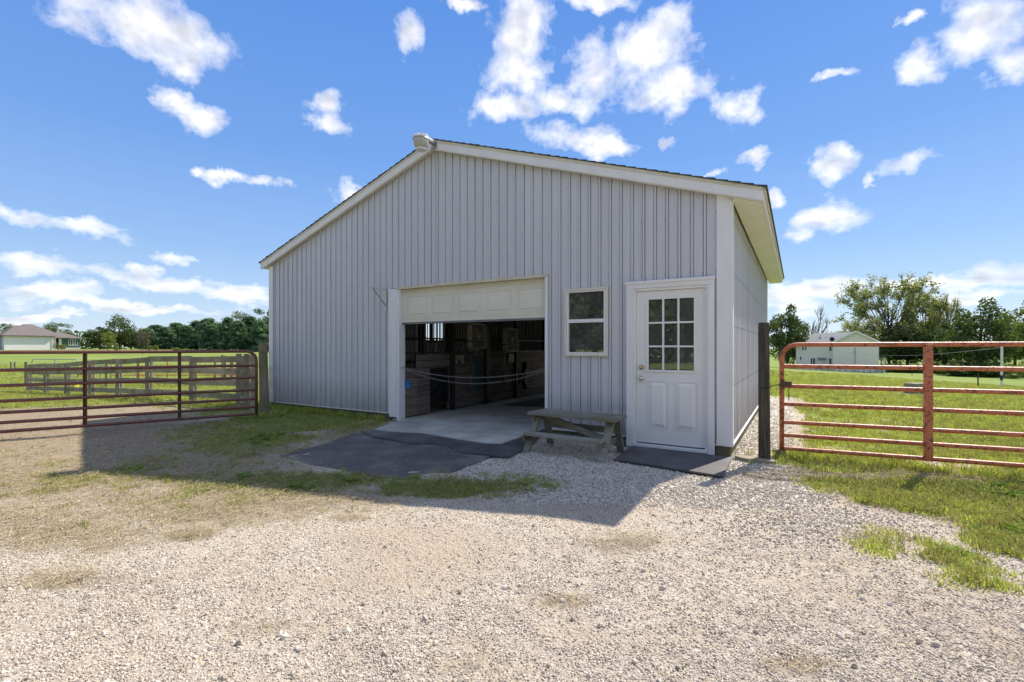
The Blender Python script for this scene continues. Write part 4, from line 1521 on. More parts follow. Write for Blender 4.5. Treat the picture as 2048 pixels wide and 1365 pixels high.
# ------------------------------------------------------------------ paddock fence
def gpt(px, py):
    X, Y, Z = G(px, py)
    return Vector((X, Y, float(ground_h(X, Y))))


FP = [(-5.60, 10.65), (-7.0, 11.0), (-8.55, 11.75), (-10.1, 12.7), (-11.8, 13.9), (-13.7, 15.2), (-16.0, 16.9), (-18.6, 18.6)]
FPX = [(491, 0), (385, 0), (297, 0), (237, 0), (182, 0), (134, 0), (92, 0), (57, 0)]
fdist = [11.0, 11.9, 13.0, 14.1, 15.4, 16.7, 18.0, 19.3]
FP = [((px - HX) / F * Y, Y) for (px, _), Y in zip(FPX, fdist)]
fence = empty('plank_fence', 'weathered four board fence around the paddock behind the maroon gate', 'fence', (FP[0][0], FP[0][1], 0))
o0 = Vector((FP[0][0], FP[0][1], 0))
fz = []
for i, (x, y) in enumerate(FP):
    zg = float(ground_h(x, y))
    fz.append(zg)
    top = 1.13
    q = Vector((x, y, zg)) - o0
    MB().tube([q + Vector((0, .07, -.15)), q + Vector((0.0, .07, top - .05))], .065 if i else .05, 9).build('post', M['postwood'], fence)
    if i < len(FP) - 0:
        MB().box(q.x - .06, q.x + .06, q.y - .045, q.y - .022, zg + .06, zg + top - .02).build('batten', M['fencewood'], fence)
for i in range(len(FP) - 1):
    a, b = Vector((*FP[i], fz[i])) - o0, Vector((*FP[i + 1], fz[i + 1])) - o0
    for z in (.20, .50, .79, 1.06):
        w = random.uniform(-.02, .02)
        w2 = random.uniform(-.02, .02)
        mid = (a + b) / 2 + Vector((0, 0, random.uniform(-.03, .01)))
        mb = MB()
        pa, pb = a + Vector((0, 0, z + w)), b + Vector((0, 0, z + w2))
        d_ = (pb - pa).normalized() * .004
        mb.beam(pa + d_, pb - d_, .024, .145)
        mb.build('board', M['fencewood'], fence)
# short chute side beside the gate post
ch = empty('plank_gate', 'short plank chute panel beside the leaning post', 'fence', (-5.75, 10.8, 0), 0)
cA, cB = Vector(((478 - HX) / F * 10.6, 10.6, 0)), Vector(((510 - HX) / F * 9.9, 9.9, 0))
ch.location = cA
v_ = cB - cA
for z in (.19, .49, .79, 1.07):
    MB().beam((0, 0, z), (v_.x, v_.y, z + .02), .025, .15).build('board', M['fencewood'], ch)
for t in (0.05, .55, .95):
    q = v_ * t
    MB().box(q.x - .055, q.x + .055, q.y - .05, q.y - .02, .02, 1.20).build('batten', M['fencewood'], ch)

# ------------------------------------------------------------------ far paddock: panels, posts, feed tub
def panel(px0, px1, pyb, hgt, label, mat, nup=3, rails=(1.0, .62, .30), r=.022):
    a = gpt(px0, pyb)
    b = Vector(((px1 - HX) / F * a.y, a.y, a.z))
    L_ = (b - a).length
    t = tube_gate('far_gate', label, a, b, L_, [hgt * q for q in rails] + [.08], [L_ * (k + 1) / (nup + 1) for k in range(nup)], mat, r, .15, .02)
    return t


panel(222, 505, 770, 1.30, 'far red tube gate standing in the paddock beyond the plank fence', M['farred'], 4, (1, .64, .38))
panel(64, 156, 757, 1.15, 'far grey tube gate on the left behind the plank fence', M['galv'], 1, (1, .66, .36))
panel(180, 222, 770, .95, 'short grey corral panel next to the far red gate', M['galv'], 1, (1, .6))
for n_, (px, py0, py1) in enumerate(((22, 724, 742), (30, 724, 742), (52, 724, 772), (276, 722, 760), (213, 724, 775), (430, 716, 760), (445, 710, 768), (462, 714, 765), (450, 712, 772), (465, 718, 762))):
    q = gpt(px, max(py1, 742))
    hgt = (py1 - py0) * q.y / F
    lab = ['post at the far left edge of the paddock', 'second post from the left edge, close to its twin', 'thin dark post by the left end of the plank fence', 'slim post seen through the far red gate',
           'grey post at the left end of the far red gate', 'dark post behind the plank fence, left of four', 'tall post behind the right end of the plank fence',
           'short post just left of the chute panel', 'leaning post between two others near the chute', 'post nearest the chute panel'][n_]
    post('fence_post', lab, q.x, q.y, q.z + hgt, .06, M['postwood'], (0, 0), 8)['group'] = 'posts in the far paddock'
q = gpt(171, 776)
tb = P(MB().box(-.26, .26, -.2, .2, 0, .20).build('feed_trough', M['redplastic'], None, bevel=.03, loc=(q.x, q.y, q.z + .62)), 'bright red feed trough behind the plank fence', 'trough')
q2 = gpt(176, 778)
P(MB().lathe([(0, 0), (.22, 0), (.27, .40), (.24, .40), (.2, .03), (0, .03)], 14).build('feed_bucket', M['yellowplastic'], None, loc=(q2.x, q2.y - .8, float(ground_h(q2.x, q2.y - .8)))), 'yellow bucket under the red trough', 'bucket')

# stump or salt block out in the right pasture
q = gpt(1834, 790)
sb = empty('stone_block', 'dark square block lying on pale rubble in the right pasture', 'block', q, .2)
MB().box(-.33, .33, -.2, .2, .02, .40).build('block', M['stone'], sb, bevel=.03)
MB().lathe([(0, .06), (.5, .04), (.9, -.04)], 12, (-.5, -.1, 0)).build('rubble', M['stone'], sb)
# slim white pole and its wires
q = gpt(2003, 775)
pl = empty('wire_pole', 'slim white pole in the right pasture carrying a wire', 'pole', q)
MB().tube([(0, 0, -.1), (.03, 0, 83 * q.y / F)], .075, 8).build('shaft', M['whiteplastic'], pl)
MB().tube([(0, 0, .55), (.01, 0, .95)], .085, 8).build('band', M['darkmetal'], pl)
hq = (1705, 705, 92.0)
hp = Vector(((hq[0] - HX) / F * hq[2], hq[2], H + (HY - hq[1]) / F * hq[2]))
tp = q + Vector((0, 0, 80 * q.y / F))
pts = []
for k in range(17):
    t = k / 16
    w = hp.lerp(tp, t)
    w.z -= 1.3 * 4 * t * (1 - t) * .5
    pts.append(w)
P(MB().tube(pts, .02, 4).build('overhead_wire', M['galv']), 'wire hanging between the cream house and the white pole', 'wire')
for px, py, hh, lb in ((1956, 773, .9, 'thin dark stake in the right pasture'), (1824, 752, .5, 'small dark stake near the trees on the right')):
    q = gpt(px, py)
    P(MB().tube([q, q + Vector((0, 0, hh))], .04, 5).build('stake', M['darkmetal']), lb, 'stake')
print('fittings done')


# ------------------------------------------------------------------ houses
def house_mat(n, c, c2, rough=.8, sc=.6):
    return paint(n, c, c2, sc, rough, b=0, lo=.3)


def lap_siding(name, c, pitch=.18):
    m, nt, bs = nmat(name)
    tc = nt.nodes.new('ShaderNodeTexCoord')
    sp = nt.nodes.new('ShaderNodeSeparateXYZ')
    nt.links.new(tc.outputs['Object'], sp.inputs[0])
    w = nt.nodes.new('ShaderNodeMath')
    w.operation = 'FRACT'
    d = nt.nodes.new('ShaderNodeMath')
    d.operation = 'DIVIDE'
    nt.links.new(sp.outputs[2], d.inputs[0])
    d.inputs[1].default_value = pitch
    nt.links.new(d.outputs[0], w.inputs[0])
    bs.inputs['Base Color'].default_value = (*c, 1)
    bs.inputs['Roughness'].default_value = .6
    bump(nt, bs, w.outputs[0], .6, .03)
    return m


HM = dict(white=house_mat('white_render', (.76, .74, .74), (.82, .80, .80)), brown=house_mat('brown_shingle_roof', (.13, .11, .10), (.18, .155, .145), .9, 1.5),
          grey=house_mat('grey_shingle_roof', (.16, .165, .18), (.21, .215, .235), .9, 1.5), green=house_mat('teal_green_siding', (.05, .12, .10), (.07, .15, .125)),
          cream=lap_siding('cream_lap_siding', (.82, .75, .68)), trimw=house_mat('house_trim', (.72, .72, .72), (.78, .78, .78)),
          stonew=house_mat('pale_stone_wall', (.50, .48, .44), (.66, .64, .60), .9, 3), shadew=house_mat('shaded_wall_grey', (.36, .38, .42), (.42, .44, .48)))  # blue-grey puts the shade of the recessed side wall into its colour


def hip(mb, x0, x1, y0, y1, z, ridge_x0, ridge_x1, zr, ov=.5):
    ym = (y0 + y1) / 2
    a = [(x0 - ov, y0 - ov, z), (x1 + ov, y0 - ov, z), (x1 + ov, y1 + ov, z), (x0 - ov, y1 + ov, z), (ridge_x0, ym, zr), (ridge_x1, ym, zr)]
    b = [(p[0], p[1], z - .22) for p in a[:4]]
    mb.add(a + b, [(0, 1, 5, 4), (1, 2, 5), (2, 3, 4, 5), (3, 0, 4), (0, 6, 7, 1), (1, 7, 8, 2), (2, 8, 9, 3), (3, 9, 6, 0), (9, 8, 7, 6)])
    return mb


def window(parent, x, z, w, h, y, frame=HM['trimw']):
    f = MB()
    for (a, b, c, d) in ((x, x + w, z, z + .08), (x, x + w, z + h - .08, z + h), (x, x + .08, z + .081, z + h - .081), (x + w - .08, x + w, z + .081, z + h - .081)):
        f.box(a, b, y - .06, y - .002, c, d)
    o = f.build('window', frame, parent)
    MB().box(x + .081, x + w - .081, y - .03, y - .003, z + .081, z + h - .081).build('pane', M['darkglass'], o)
    return o


# single storey house far on the left
YL = 118.0
k = YL / F
PHL = math.atan2(88 - HX, F)
DL = YL / math.cos(PHL)
X = lambda px: DL * math.tan(math.atan2(px - HX, F) - PHL)
z0L = .35
lh = empty('ranch_house', 'single storey house with brown hip roofs and green wing', 'house', (DL * math.sin(PHL), YL, z0L), -PHL + R(13))
zz = lambda py: H + (HY - py) * k - z0L
MB().box(X(7), X(105), 0, 9, -.8, zz(672)).build('garage_wall', HM['white'], lh)
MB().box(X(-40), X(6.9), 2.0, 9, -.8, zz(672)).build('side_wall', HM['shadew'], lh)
MB().box(X(-40), X(105) - .1, 9.01, 20, -.8, zz(672)).build('main_wall', HM['white'], lh)
MB().box(X(105) - .09, X(176), 14, 20, -.8, zz(675)).build('rear_wall', HM['green'], lh)
MB().box(X(141), X(178), 5.5, 13.99, .9, zz(675)).build('wing_wall', HM['green'], lh)
MB().box(X(141) + .02, X(178) + .05, 5.40, 13.95, -.8, .899).build('stone_base', HM['stonew'], lh)
for px in (125, 137):
    MB().box(X(px) - .25, X(px) + .25, 5.6, 6.1, -.5, zz(675)).build('porch_column', HM['trimw'], lh)
    MB().box(X(px) - .42, X(px) + .42, 5.45, 6.25, -.5, .9).build('column_base', HM['stonew'], lh)
hip(MB(), X(7), X(105), 0, 12, zz(672), X(44), X(76), zz(651)).build('roof', HM['brown'], lh)
hip(MB(), X(60), X(150), 5.3, 22, zz(674.6), X(78), X(98), zz(646)).build('roof', HM['brown'], lh)
hip(MB(), X(139), X(178), 5.6, 20, zz(675.2), X(146), X(150), zz(660)).build('roof', HM['brown'], lh)
hip(MB(), X(-70), X(12), 3, 22, zz(671.5), X(-50), X(10), zz(650)).build('roof', HM['brown'], lh)
for i in range(4):
    window(lh, X(153) + i * 1.0 * 0 + (X(158) - X(153)) * i * 1.02, 1.35, (X(158) - X(153)) * .9, 1.75, 5.49)
MB().box(X(112), X(121), 13.9, 13.99, -.2, 2.2).build('front_door', M['darkglass'], lh)
MB().box(X(104.5), X(106.5), -.12, -.02, -.3, zz(672)).build('downspout', HM['trimw'], lh)

# two storey cream house on the right
YR = 93.0
k2 = YR / F
PHR = math.atan2(1680 - HX, F)
DR = YR / math.cos(PHR)
X2 = lambda px: DR * math.tan(math.atan2(px - HX, F) - PHR)
zR0 = -4.0
rh = empty('cream_house', 'two storey cream house with grey roof beyond the right pasture', 'house', (DR * math.sin(PHR), YR, zR0), -PHR)
z2 = lambda py: H + (HY - py) * k2 - zR0
MB().box(X2(1591), X2(1667) - .02, 1.2, 12, -1, z2(684)).build('rear_wall', HM['cream'], rh)
MB().box(X2(1667), X2(1757.5), 0, 12, -1, z2(684)).add(
    [(X2(1667), 0, z2(684)), (X2(1757.5), 0, z2(684)), (X2(1712), 0, z2(664)), (X2(1667), .3, z2(684)), (X2(1757.5), .3, z2(684)), (X2(1712), .3, z2(664))],
    [(0, 1, 2), (5, 4, 3), (0, 2, 5, 3), (1, 4, 5, 2)]).build('gable_wall', HM['cream'], rh)
# roofs
mb = MB()
xa, xb, xm = X2(1662), X2(1763), X2(1712)
ze, zr = z2(685.5), z2(662.5)
vs = [(xa, -.4, ze), (xm, -.4, zr), (xb, -.4, ze), (xa, 12.4, ze), (xm, 12.4, zr), (xb, 12.4, ze)]
vs += [(p[0], p[1], p[2] - .2) for p in vs]
mb.add(vs, [(0, 1, 4, 3), (1, 2, 5, 4), (6, 9, 10, 7), (7, 10, 11, 8), (3, 4, 10, 9), (4, 5, 11, 10), (0, 3, 9, 6), (2, 8, 11, 5)])
mb.build('roof', HM['grey'], rh)
MB().beam((xa, -.42, ze - .12), (xm, -.42, zr - .12), .06, .30, (0, 0, 1)).beam((xm, -.42, zr - .12), (xb, -.42, ze - .12), .06, .30).build('rake_board', HM['trimw'], rh)
mb = MB()
vs = [(X2(1586), .7, ze), (X2(1668), .7, ze), (X2(1626), 6.5, z2(664.5)), (X2(1711), 6.5, z2(663.2)), (X2(1586), 12.5, ze), (X2(1668), 12.5, ze)]
vs2 = [(p[0], p[1], p[2] - .2) for p in (vs[0], vs[1])]
mb.add(vs + vs2, [(0, 1, 3, 2), (0, 2, 4), (2, 3, 5, 4), (0, 6, 7, 1)])
mb.build('roof', HM['grey'], rh)
MB().box(X2(1586), X2(1667), .62, .72, z2(687), z2(684.6)).build('gutter', HM['trimw'], rh)
MB().box(X2(1665.6), X2(1667.6), -.06, -.01, -1, z2(685)).build('corner_trim', HM['trimw'], rh)
MB().box(X2(1756.6), X2(1757.8), -.06, -.01, -1, z2(685)).build('corner_trim', HM['trimw'], rh)
for (a, b, c, d, yy) in ((1603, 1607.6, 693, 702, 1.19), (1608.6, 1613, 693, 702, 1.19), (1657.5, 1663.5, 693, 703, 1.19), (1598.5, 1603, 714, 722, 1.19), (1657.5, 1663.5, 717, 730, 1.19)):
    window(rh, X2(a), z2(d), X2(b) - X2(a), (d - c) * k2, yy)
sd = window(rh, X2(1620), z2(735), X2(1630.5) - X2(1620), 18 * k2, 1.19)
MB().box(X2(1625) - .05, X2(1625) + .05, 1.10, 1.13, z2(734), z2(718)).build('sliding_stile', HM['trimw'], sd)
MB().box(X2(1635), X2(1652), .2, 1.1, z2(720), z2(717)).build('awning', HM['grey'], rh)
MB().box(X2(1637), X2(1648), 1.05, 1.15, z2(739), z2(721)).build('rear_door', HM['trimw'], rh)
MB().tube([(X2(1710), -.08, -.5), (X2(1710), -.08, z2(695))], .06, 6).build('service_conduit', M['galv'], rh)
MB().box(X2(1757.9), X2(1772), 1, 9, z2(713) - .15, z2(713)).add([(X2(1757.9), 0.5, z2(708)), (X2(1776), .5, z2(715)), (X2(1776), 9.5, z2(715)), (X2(1757.9), 9.5, z2(708))], [(0, 1, 2, 3)]).build('porch_roof', HM['grey'], rh)
for yy in (1.2, 8.6):
    MB().box(X2(1768), X2(1771), yy, yy + .3, -.8, z2(713) - .16).build('porch_post', HM['trimw'], rh)
MB().lathe([(0, 0), (.25, .04), (.42, .14), (.44, .17)], 14, (0, 0, 0), 'y').build('satellite_dish', M['darkmetal'], rh, True, loc=(X2(1664), 1.1, z2(678.5)))
for px, py in ((1640, 671), (1651, 676)):
    MB().box(X2(px) - .18, X2(px) + .18, 3.5, 3.9, z2(py) - .4, z2(py) + .22).build('roof_vent', HM['trimw'], rh)
MB().box(X2(1755), X2(1766), -1.2, -.3, -.4, z2(738)).build('heat_pump', M['galv'], rh)
yf = empty('yard_fence', 'low wire fence below the cream house', 'fence', (X2(1600), YR - 6, 0))
kk = (YR - 6) / F
for i in range(16):
    px = 1596 + i * 12
    x = (px - HX) * kk
    zg = float(ground_h(x, YR - 6))
    MB().tube([(x - X2(1600), 0, zg - .1), (x - X2(1600), 0, zg + 1.25)], .045, 5).build('post', M['darkmetal'], yf)
mb = MB()
for zr_ in (.1, .45, .8, 1.2):
    pts = []
    for i in range(16):
        x = (1596 + i * 12 - HX) * kk
        pts.append((x - X2(1600), 0, float(ground_h(x, YR - 6)) + zr_))
    mb.tube(pts, .012, 4)
mb.build('wires', M['galv'], yf, kind='stuff')


# ------------------------------------------------------------------ trees
def leaf_faces(cent, size, rs, flat=0.0, long=1.0):
    n = len(cent)
    a = rs.normal(size=(n, 3))
    a /= np.linalg.norm(a, axis=1)[:, None] + 1e-9
    b = rs.normal(size=(n, 3))
    b[:, 2] *= (1 - flat)
    b -= a * (a * b).sum(1)[:, None]
    b /= np.linalg.norm(b, axis=1)[:, None] + 1e-9
    s = size * rs.uniform(.6, 1.35, n)[:, None]
    p0 = cent - a * s * .5 * long
    p1 = cent + b * s * .38
    p2 = cent + a * s * .5 * long
    p3 = cent - b * s * .38
    return np.stack([p0, p1, p2, p3], 1).reshape(-1, 3)


def tree_parts(kind, h, w, nleaf, lsize, seed, low=.12):
    """crown vertices and trunk builder for one kind of tree, foot at the origin"""
    rs = np.random.default_rng(seed)
    tr = MB()
    pts = []
    if kind == 'pine':
        tr.tube([(0, 0, -.3), (.05, 0, h * .5), (0, .04, h * .96)], [h * .016, h * .011, .03], 6)
        nb = 95
        for i in range(nb):
            t = rs.uniform(0, 1) ** .85
            z = h * (low + (1 - low) * t)
            rad = w * .5 * (1 - t) ** .42 * (.8 + .2 * min(1, t * 5)) * rs.uniform(.55, 1.12) + .1
            an = rs.uniform(0, 2 * math.pi)
            tip = np.array([rad * math.cos(an), rad * math.sin(an), z + rad * .14])
            if i % 3 == 0:
                tr.tube([(0, 0, z - rad * .05), tuple(tip)], [.05, .015], 4, caps=False)
            m_ = max(6, int(nleaf / nb))
            u = rs.uniform(.35, 1.05, m_)[:, None]
            c = tip * [1, 1, 0] * u + [0, 0, 1] * (z + rad * .14 * u)
            c = c + rs.normal(size=(m_, 3)) * [w * .060, w * .060, h * .026]
            pts.append(c)
        c = np.concatenate(pts)
        return leaf_faces(c, lsize, rs, .2, 1.4), tr
    if kind in ('round', 'dense', 'airy'):
        th = h * (low + .12)
        tr.tube([(0, 0, -.4), (.03 * h * rs.uniform(-.3, .3), 0, th), (0, .01 * h, h * .72)], [h * (.026 if kind != 'airy' else .017), h * (.019 if kind != 'airy' else .011), h * .004], 8)
        nb = {'round': 46, 'dense': 70, 'airy': 150}[kind]
        cz, hz, hw = h * (low + 1) / 2, h * (1 - low) / 2, w / 2
        for i in range(nb):
            d = rs.normal(size=3)
            d /= np.linalg.norm(d)
            rr = rs.uniform(.35, 1.0) ** (.5 if kind != 'airy' else .6)
            la = .16 if kind != 'airy' else .07
            lump = 1 + la * math.sin(3.1 * math.atan2(d[1], d[0]) + seed) + la * .75 * math.sin(5 * d[2] + seed * 2)
            wz = 1.0 if d[2] > 0 else .93
            c = np.array([d[0] * hw, d[1] * hw, d[2] * hz * wz]) * rr * lump * (.86 if kind != 'airy' else .93) + [0, 0, cz]
            if c[2] < h * low * .6:
                c[2] = h * low * .6 + rs.uniform(0, .1) * h
            if i % 2 == 0 or kind == 'airy':
                z0 = rs.uniform(th * .8, min(h * .6, max(c[2] * .8, th)))
                mid = (np.array([0, 0, z0]) * .45 + c * .55) + [0, 0, -.03 * h]
                tr.tube([(0, 0, z0), tuple(mid), tuple(c)], [h * (.008 if kind != 'airy' else .0045), h * (.005 if kind != 'airy' else .003), h * .0013], 5, caps=False)
            if kind == 'airy':
                # several twigs fan out from the end of the limb, with sparse leaves
                for q in range(5):
                    e = c + (d + rs.normal(size=3) * .75 + [0, 0, .25]) * h * .062
                    tr.tube([tuple(c), tuple(e)], [.03, .010], 3, caps=False)
                    m_ = int(nleaf / nb / 5)
                    u = rs.uniform(0, 1.1, m_)[:, None]
                    pts.append(c + (e - c) * u + rs.normal(size=(m_, 3)) * h * .013)
            else:
                cr = (w + h) * .5 * (.125 if kind == 'round' else .105) * rs.uniform(.75, 1.3)
                m_ = int(nleaf / nb)
                q = rs.normal(size=(m_, 3))
                q /= np.linalg.norm(q, axis=1)[:, None]
                q *= (rs.uniform(.15, 1, m_) ** .45)[:, None] * cr * [1.1, 1.1, .8]
                pts.append(c + q)
        c = np.concatenate(pts)
        return leaf_faces(c, lsize, rs), tr
    if kind == 'dead':
        def grow(p, d, L_, r, lev):
            q = p + d * L_
            mid = p + d * L_ * .5 + rs.normal(size=3) * L_ * .04
            tr.tube([tuple(p), tuple(mid), tuple(q)], [r, r * .8, r * .6], 5 if lev < 2 else 3, caps=False)
            if lev >= 5:
                return
            for _ in range(3 if lev else 5):
                nd = d + rs.normal(size=3) * (.42 if lev else .5) * [1, .8, .35]
                nd[2] = abs(nd[2]) * .9 + .2
                nd /= np.linalg.norm(nd)
                grow(p + d * L_ * rs.uniform(.45, 1.0), nd, L_ * rs.uniform(.55, .8), r * .55, lev + 1)
        grow(np.array([0, 0, -.4]), np.array([.02, 0, 1.0]), h * .30, h * .024, 0)
        return None, tr


SIZE = {}


def tree_mesh(name, kind, h, w, n, ls, seed, leaf, bark, low=.12):
    vs, tr = tree_parts(kind, h, w, n, ls, seed, low)
    tm = bpy.data.meshes.new(name + '_trunk')
    tm.from_pydata(tr.v, [], tr.f)
    tm.materials.append(bark)
    cm = None
    if vs is not None:
        cm = bpy.data.meshes.new(name + '_crown')
        k = len(vs) // 4
        cm.vertices.add(len(vs))
        cm.vertices.foreach_set('co', vs.astype(np.float32).ravel())
        cm.loops.add(k * 4)
        cm.loops.foreach_set('vertex_index', np.arange(k * 4))
        cm.polygons.add(k)
        cm.polygons.foreach_set('loop_start', np.arange(k) * 4)
        cm.polygons.foreach_set('loop_total', np.full(k, 4))
        cm.materials.append(leaf)
        cm.update()
        cm.validate()
        zt_ = float(np.percentile(vs[:, 2], 99.5))
        wt_ = float(np.percentile(np.hypot(vs[:, 0], vs[:, 1]), 96)) * 2
    else:
        tv = np.array([tuple(v) for v in tr.v])
        zt_ = float(tv[:, 2].max())
        wt_ = float(np.percentile(np.hypot(tv[:, 0], tv[:, 1]), 98)) * 2
    SIZE[name] = (zt_, wt_)
    cm_name = name
    tm['true_height'], tm['true_width'] = zt_, wt_
    return cm, tm


def place_tree(name, label, meshes, loc, sc=(1, 1, 1), rz=0.0, group=None, cat='tree'):
    t = empty(name, label, cat, loc, rz, group)
    t.scale = sc
    cm, tm = meshes
    if tm:
        o = bpy.data.objects.new('trunk', tm)
        COL.objects.link(o)
        o.parent = t
    if cm:
        o = bpy.data.objects.new('crown', cm)
        COL.objects.link(o)
        o.parent = t
    return t


def tpx(px, pybase, pytop, wpx, Y, meshes, h0, w0, name, label, group=None, rz=None):
    X_ = (px - HX) / F * Y
    zg = float(ground_h(X_, Y))
    top = H + (HY - pytop) / F * Y
    h = top - zg
    w = wpx / F * Y
    h0, w0 = meshes[1]['true_height'], meshes[1]['true_width']
    return place_tree(name, label, meshes, (X_, Y, zg), (w / w0, w / w0, h / h0), random.uniform(0, 6.28) if rz is None else rz, group)


TP = [tree_mesh('pine%d' % i, 'pine', 11, 6.5, 5600, .46, 40 + i, M['leaf_pine'], M['bark'], .0) for i in range(3)]
TD = [tree_mesh('dark%d' % i, 'dense', 12, 10, 7000, .40, 60 + i, M['leaf_dark'], M['bark'], .0) for i in range(2)]
TM_ = [tree_mesh('mid%d' % i, 'round', 12, 10, 5200, .38, 70 + i, M['leaf_mid'], M['bark'], .03) for i in range(2)]
TLt = tree_mesh('light', 'round', 10, 7, 4200, .36, 81, M['leaf_light'], M['bark'], .06)
TA = tree_mesh('airy', 'airy', 20, 18, 15000, .38, 91, M['leaf_olive'], M['bark'], .04)
TR = tree_mesh('thin', 'airy', 7, 3.4, 1500, .22, 95, M['leaf_red'], M['greybark'], .18)
TDead = tree_mesh('dead', 'dead', 12, 8, 0, 0, 12, None, M['greybark'])

# row of pines on the left, tops as one sees them above the paddock
pines = [(292, 658), (312, 651), (331, 655), (352, 647), (373, 652), (395, 643), (416, 638), (436, 647), (457, 636), (478, 643), (499, 634), (521, 642), (545, 634), (570, 640)]
plab = ['leftmost pine of the long pine row', 'second pine from the left end of the row', 'third pine from the left end of the row', 'fourth pine from the left end of the row', 'pine just left of the middle of the row',
        'middle pine of the row, one of two alike', 'middle pine of the row, taller of two alike', 'pine just right of the middle of the row', 'fifth pine left of the barn corner', 'fourth pine left of the barn corner',
        'third pine left of the barn corner', 'second pine left of the barn corner', 'pine half hidden behind the barn corner', 'pine hidden behind the barn']
for i, (px, py) in enumerate(pines):
    tpx(px, 704, py, 35 + (i * 7) % 9, 128 + (i * 5) % 9, TP[i % 3], 11, 6.5, 'pine_tree', plab[i], 'pines in the row left of the barn')
for i, px in enumerate(range(302, 560, 30)):
    tpx(px, 704, 660 - i * 1.4 + (i % 3) * 6, 36, 140 + (i % 2) * 3, TP[(i + 1) % 3], 11, 6.5, 'pine_tree', 'darker pine showing through the pine row, %s from the left' % ['first', 'second', 'third', 'fourth', 'fifth', 'sixth', 'seventh', 'eighth', 'last'][min(i, 8)], 'pines of the second row')
tpx(200, 704, 656, 52, 122, TD[0], 12, 10, 'broadleaf_tree', 'dark broadleaf tree just right of the ranch house')
tpx(240, 704, 633, 62, 126, TM_[0], 12, 10, 'broadleaf_tree', 'tall loose green tree left of the pines')
tpx(262, 704, 660, 42, 130, TD[1], 12, 10, 'broadleaf_tree', 'dark round tree filling the gap before the pines')
tpx(216, 704, 664, 24, 112, TLt, 10, 7, 'broadleaf_tree', 'small yellow green tree in front of the dark tree')
tpx(285, 704, 658, 24, 88, TR, 7, 3.4, 'young_tree', 'young thin reddish tree standing in the left field')
for i, (px, py, w) in enumerate(((490, 626, 60), (522, 620, 60), (550, 622, 60))):
    tpx(px, 704, py, w, 175, TM_[i % 2], 12, 10, 'broadleaf_tree', ['tall broadleaf tree rising behind the right pines, left one', 'tall broadleaf tree rising behind the pines beside the barn', 'tall broadleaf tree mostly hidden by the barn'][i])
for i, (px, py, w) in enumerate(((100, 646, 40), (125, 648, 36), (30, 650, 46), (5, 648, 30), (-30, 645, 60))):
    tpx(px, 700, py, w, 175, TM_[i % 2], 12, 10, 'broadleaf_tree', ['round tree top behind the middle of the ranch roof', 'round tree top behind the right part of the ranch roof', 'low tree top behind the left ridge of the ranch', 'tree top at the far left edge behind the ranch', 'tree outside the left edge'][i])
for i, (px, w, h_) in enumerate(((112, 12, 1.6), (124, 14, 1.3), (232, 10, 1.6), (300, 9, 1.5), (312, 10, 1.7), (352, 16, 1.3), (372, 10, 1.1))):
    Y_ = 116 if i < 2 else 100
    X_ = (px - HX) / F * Y_
    s_ = h_ / 10
    place_tree('shrub', ['reddish shrub at the ranch house porch', 'yellow green shrub by the porch columns', 'small shrub under the tall loose tree', 'small shrub right of the young tree', 'second small shrub right of the young tree',
                         'wide low shrub before the pines', 'lowest shrub before the pines'][i], (TR[0], None) if i == 0 else (TLt[0], None), (X_, Y_, float(ground_h(X_, Y_)) - .15), (w / F * Y_ / 7 * (2 if i == 0 else 1),) * 2 + ((h_ + .2) / (7 if i == 0 else 10),), i, 'shrubs in the left field', 'shrub')
# right side
tpx(1574, 740, 614, 78, 100, TD[0], 12, 10, 'broadleaf_tree', 'dark dense tree between the barn and the cream house')
tpx(1608, 740, 664, 46, 104, TD[1], 12, 10, 'broadleaf_tree', 'lower dark tree touching the left end of the cream house')
tpx(1632, 740, 606, 56, 118, TDead, 12, 8, 'dead_tree', 'bare dead tree standing behind the cream house roof')
tpx(1778, 750, 556, 170, 108, TA, 20, 18, 'broadleaf_tree', 'tallest airy tree with thin leaves behind the cream house')
tpx(1712, 745, 640, 70, 125, TA, 20, 18, 'broadleaf_tree', 'lower airy tree directly behind the cream gable')
tpx(1850, 750, 590, 90, 112, TM_[0], 12, 10, 'broadleaf_tree', 'green tree at the right foot of the tallest tree')
tpx(1815, 750, 640, 110, 104, TD[1], 12, 10, 'broadleaf_tree', 'dark lower tree under the tallest airy tree')
tpx(1893, 750, 593, 50, 100, TA, 20, 18, 'broadleaf_tree', 'slender see through tree left of the big dark tree')
tpx(1890, 755, 650, 80, 96, TD[0], 12, 10, 'broadleaf_tree', 'dark bushy tree left of the white pole')
tpx(1962, 762, 602, 118, 84, TD[1], 12, 10, 'broadleaf_tree', 'big dark round tree behind the white pole')
tpx(2030, 765, 618, 80, 104, TLt, 10, 7, 'broadleaf_tree', 'pale green tree at the right edge behind the dark tree')
tpx(2075, 765, 600, 100, 92, TM_[1], 12, 10, 'broadleaf_tree', 'green tree cut by the right edge')
tpx(2130, 765, 590, 120, 100, TM_[0], 12, 10, 'broadleaf_tree', 'tree outside the right edge')
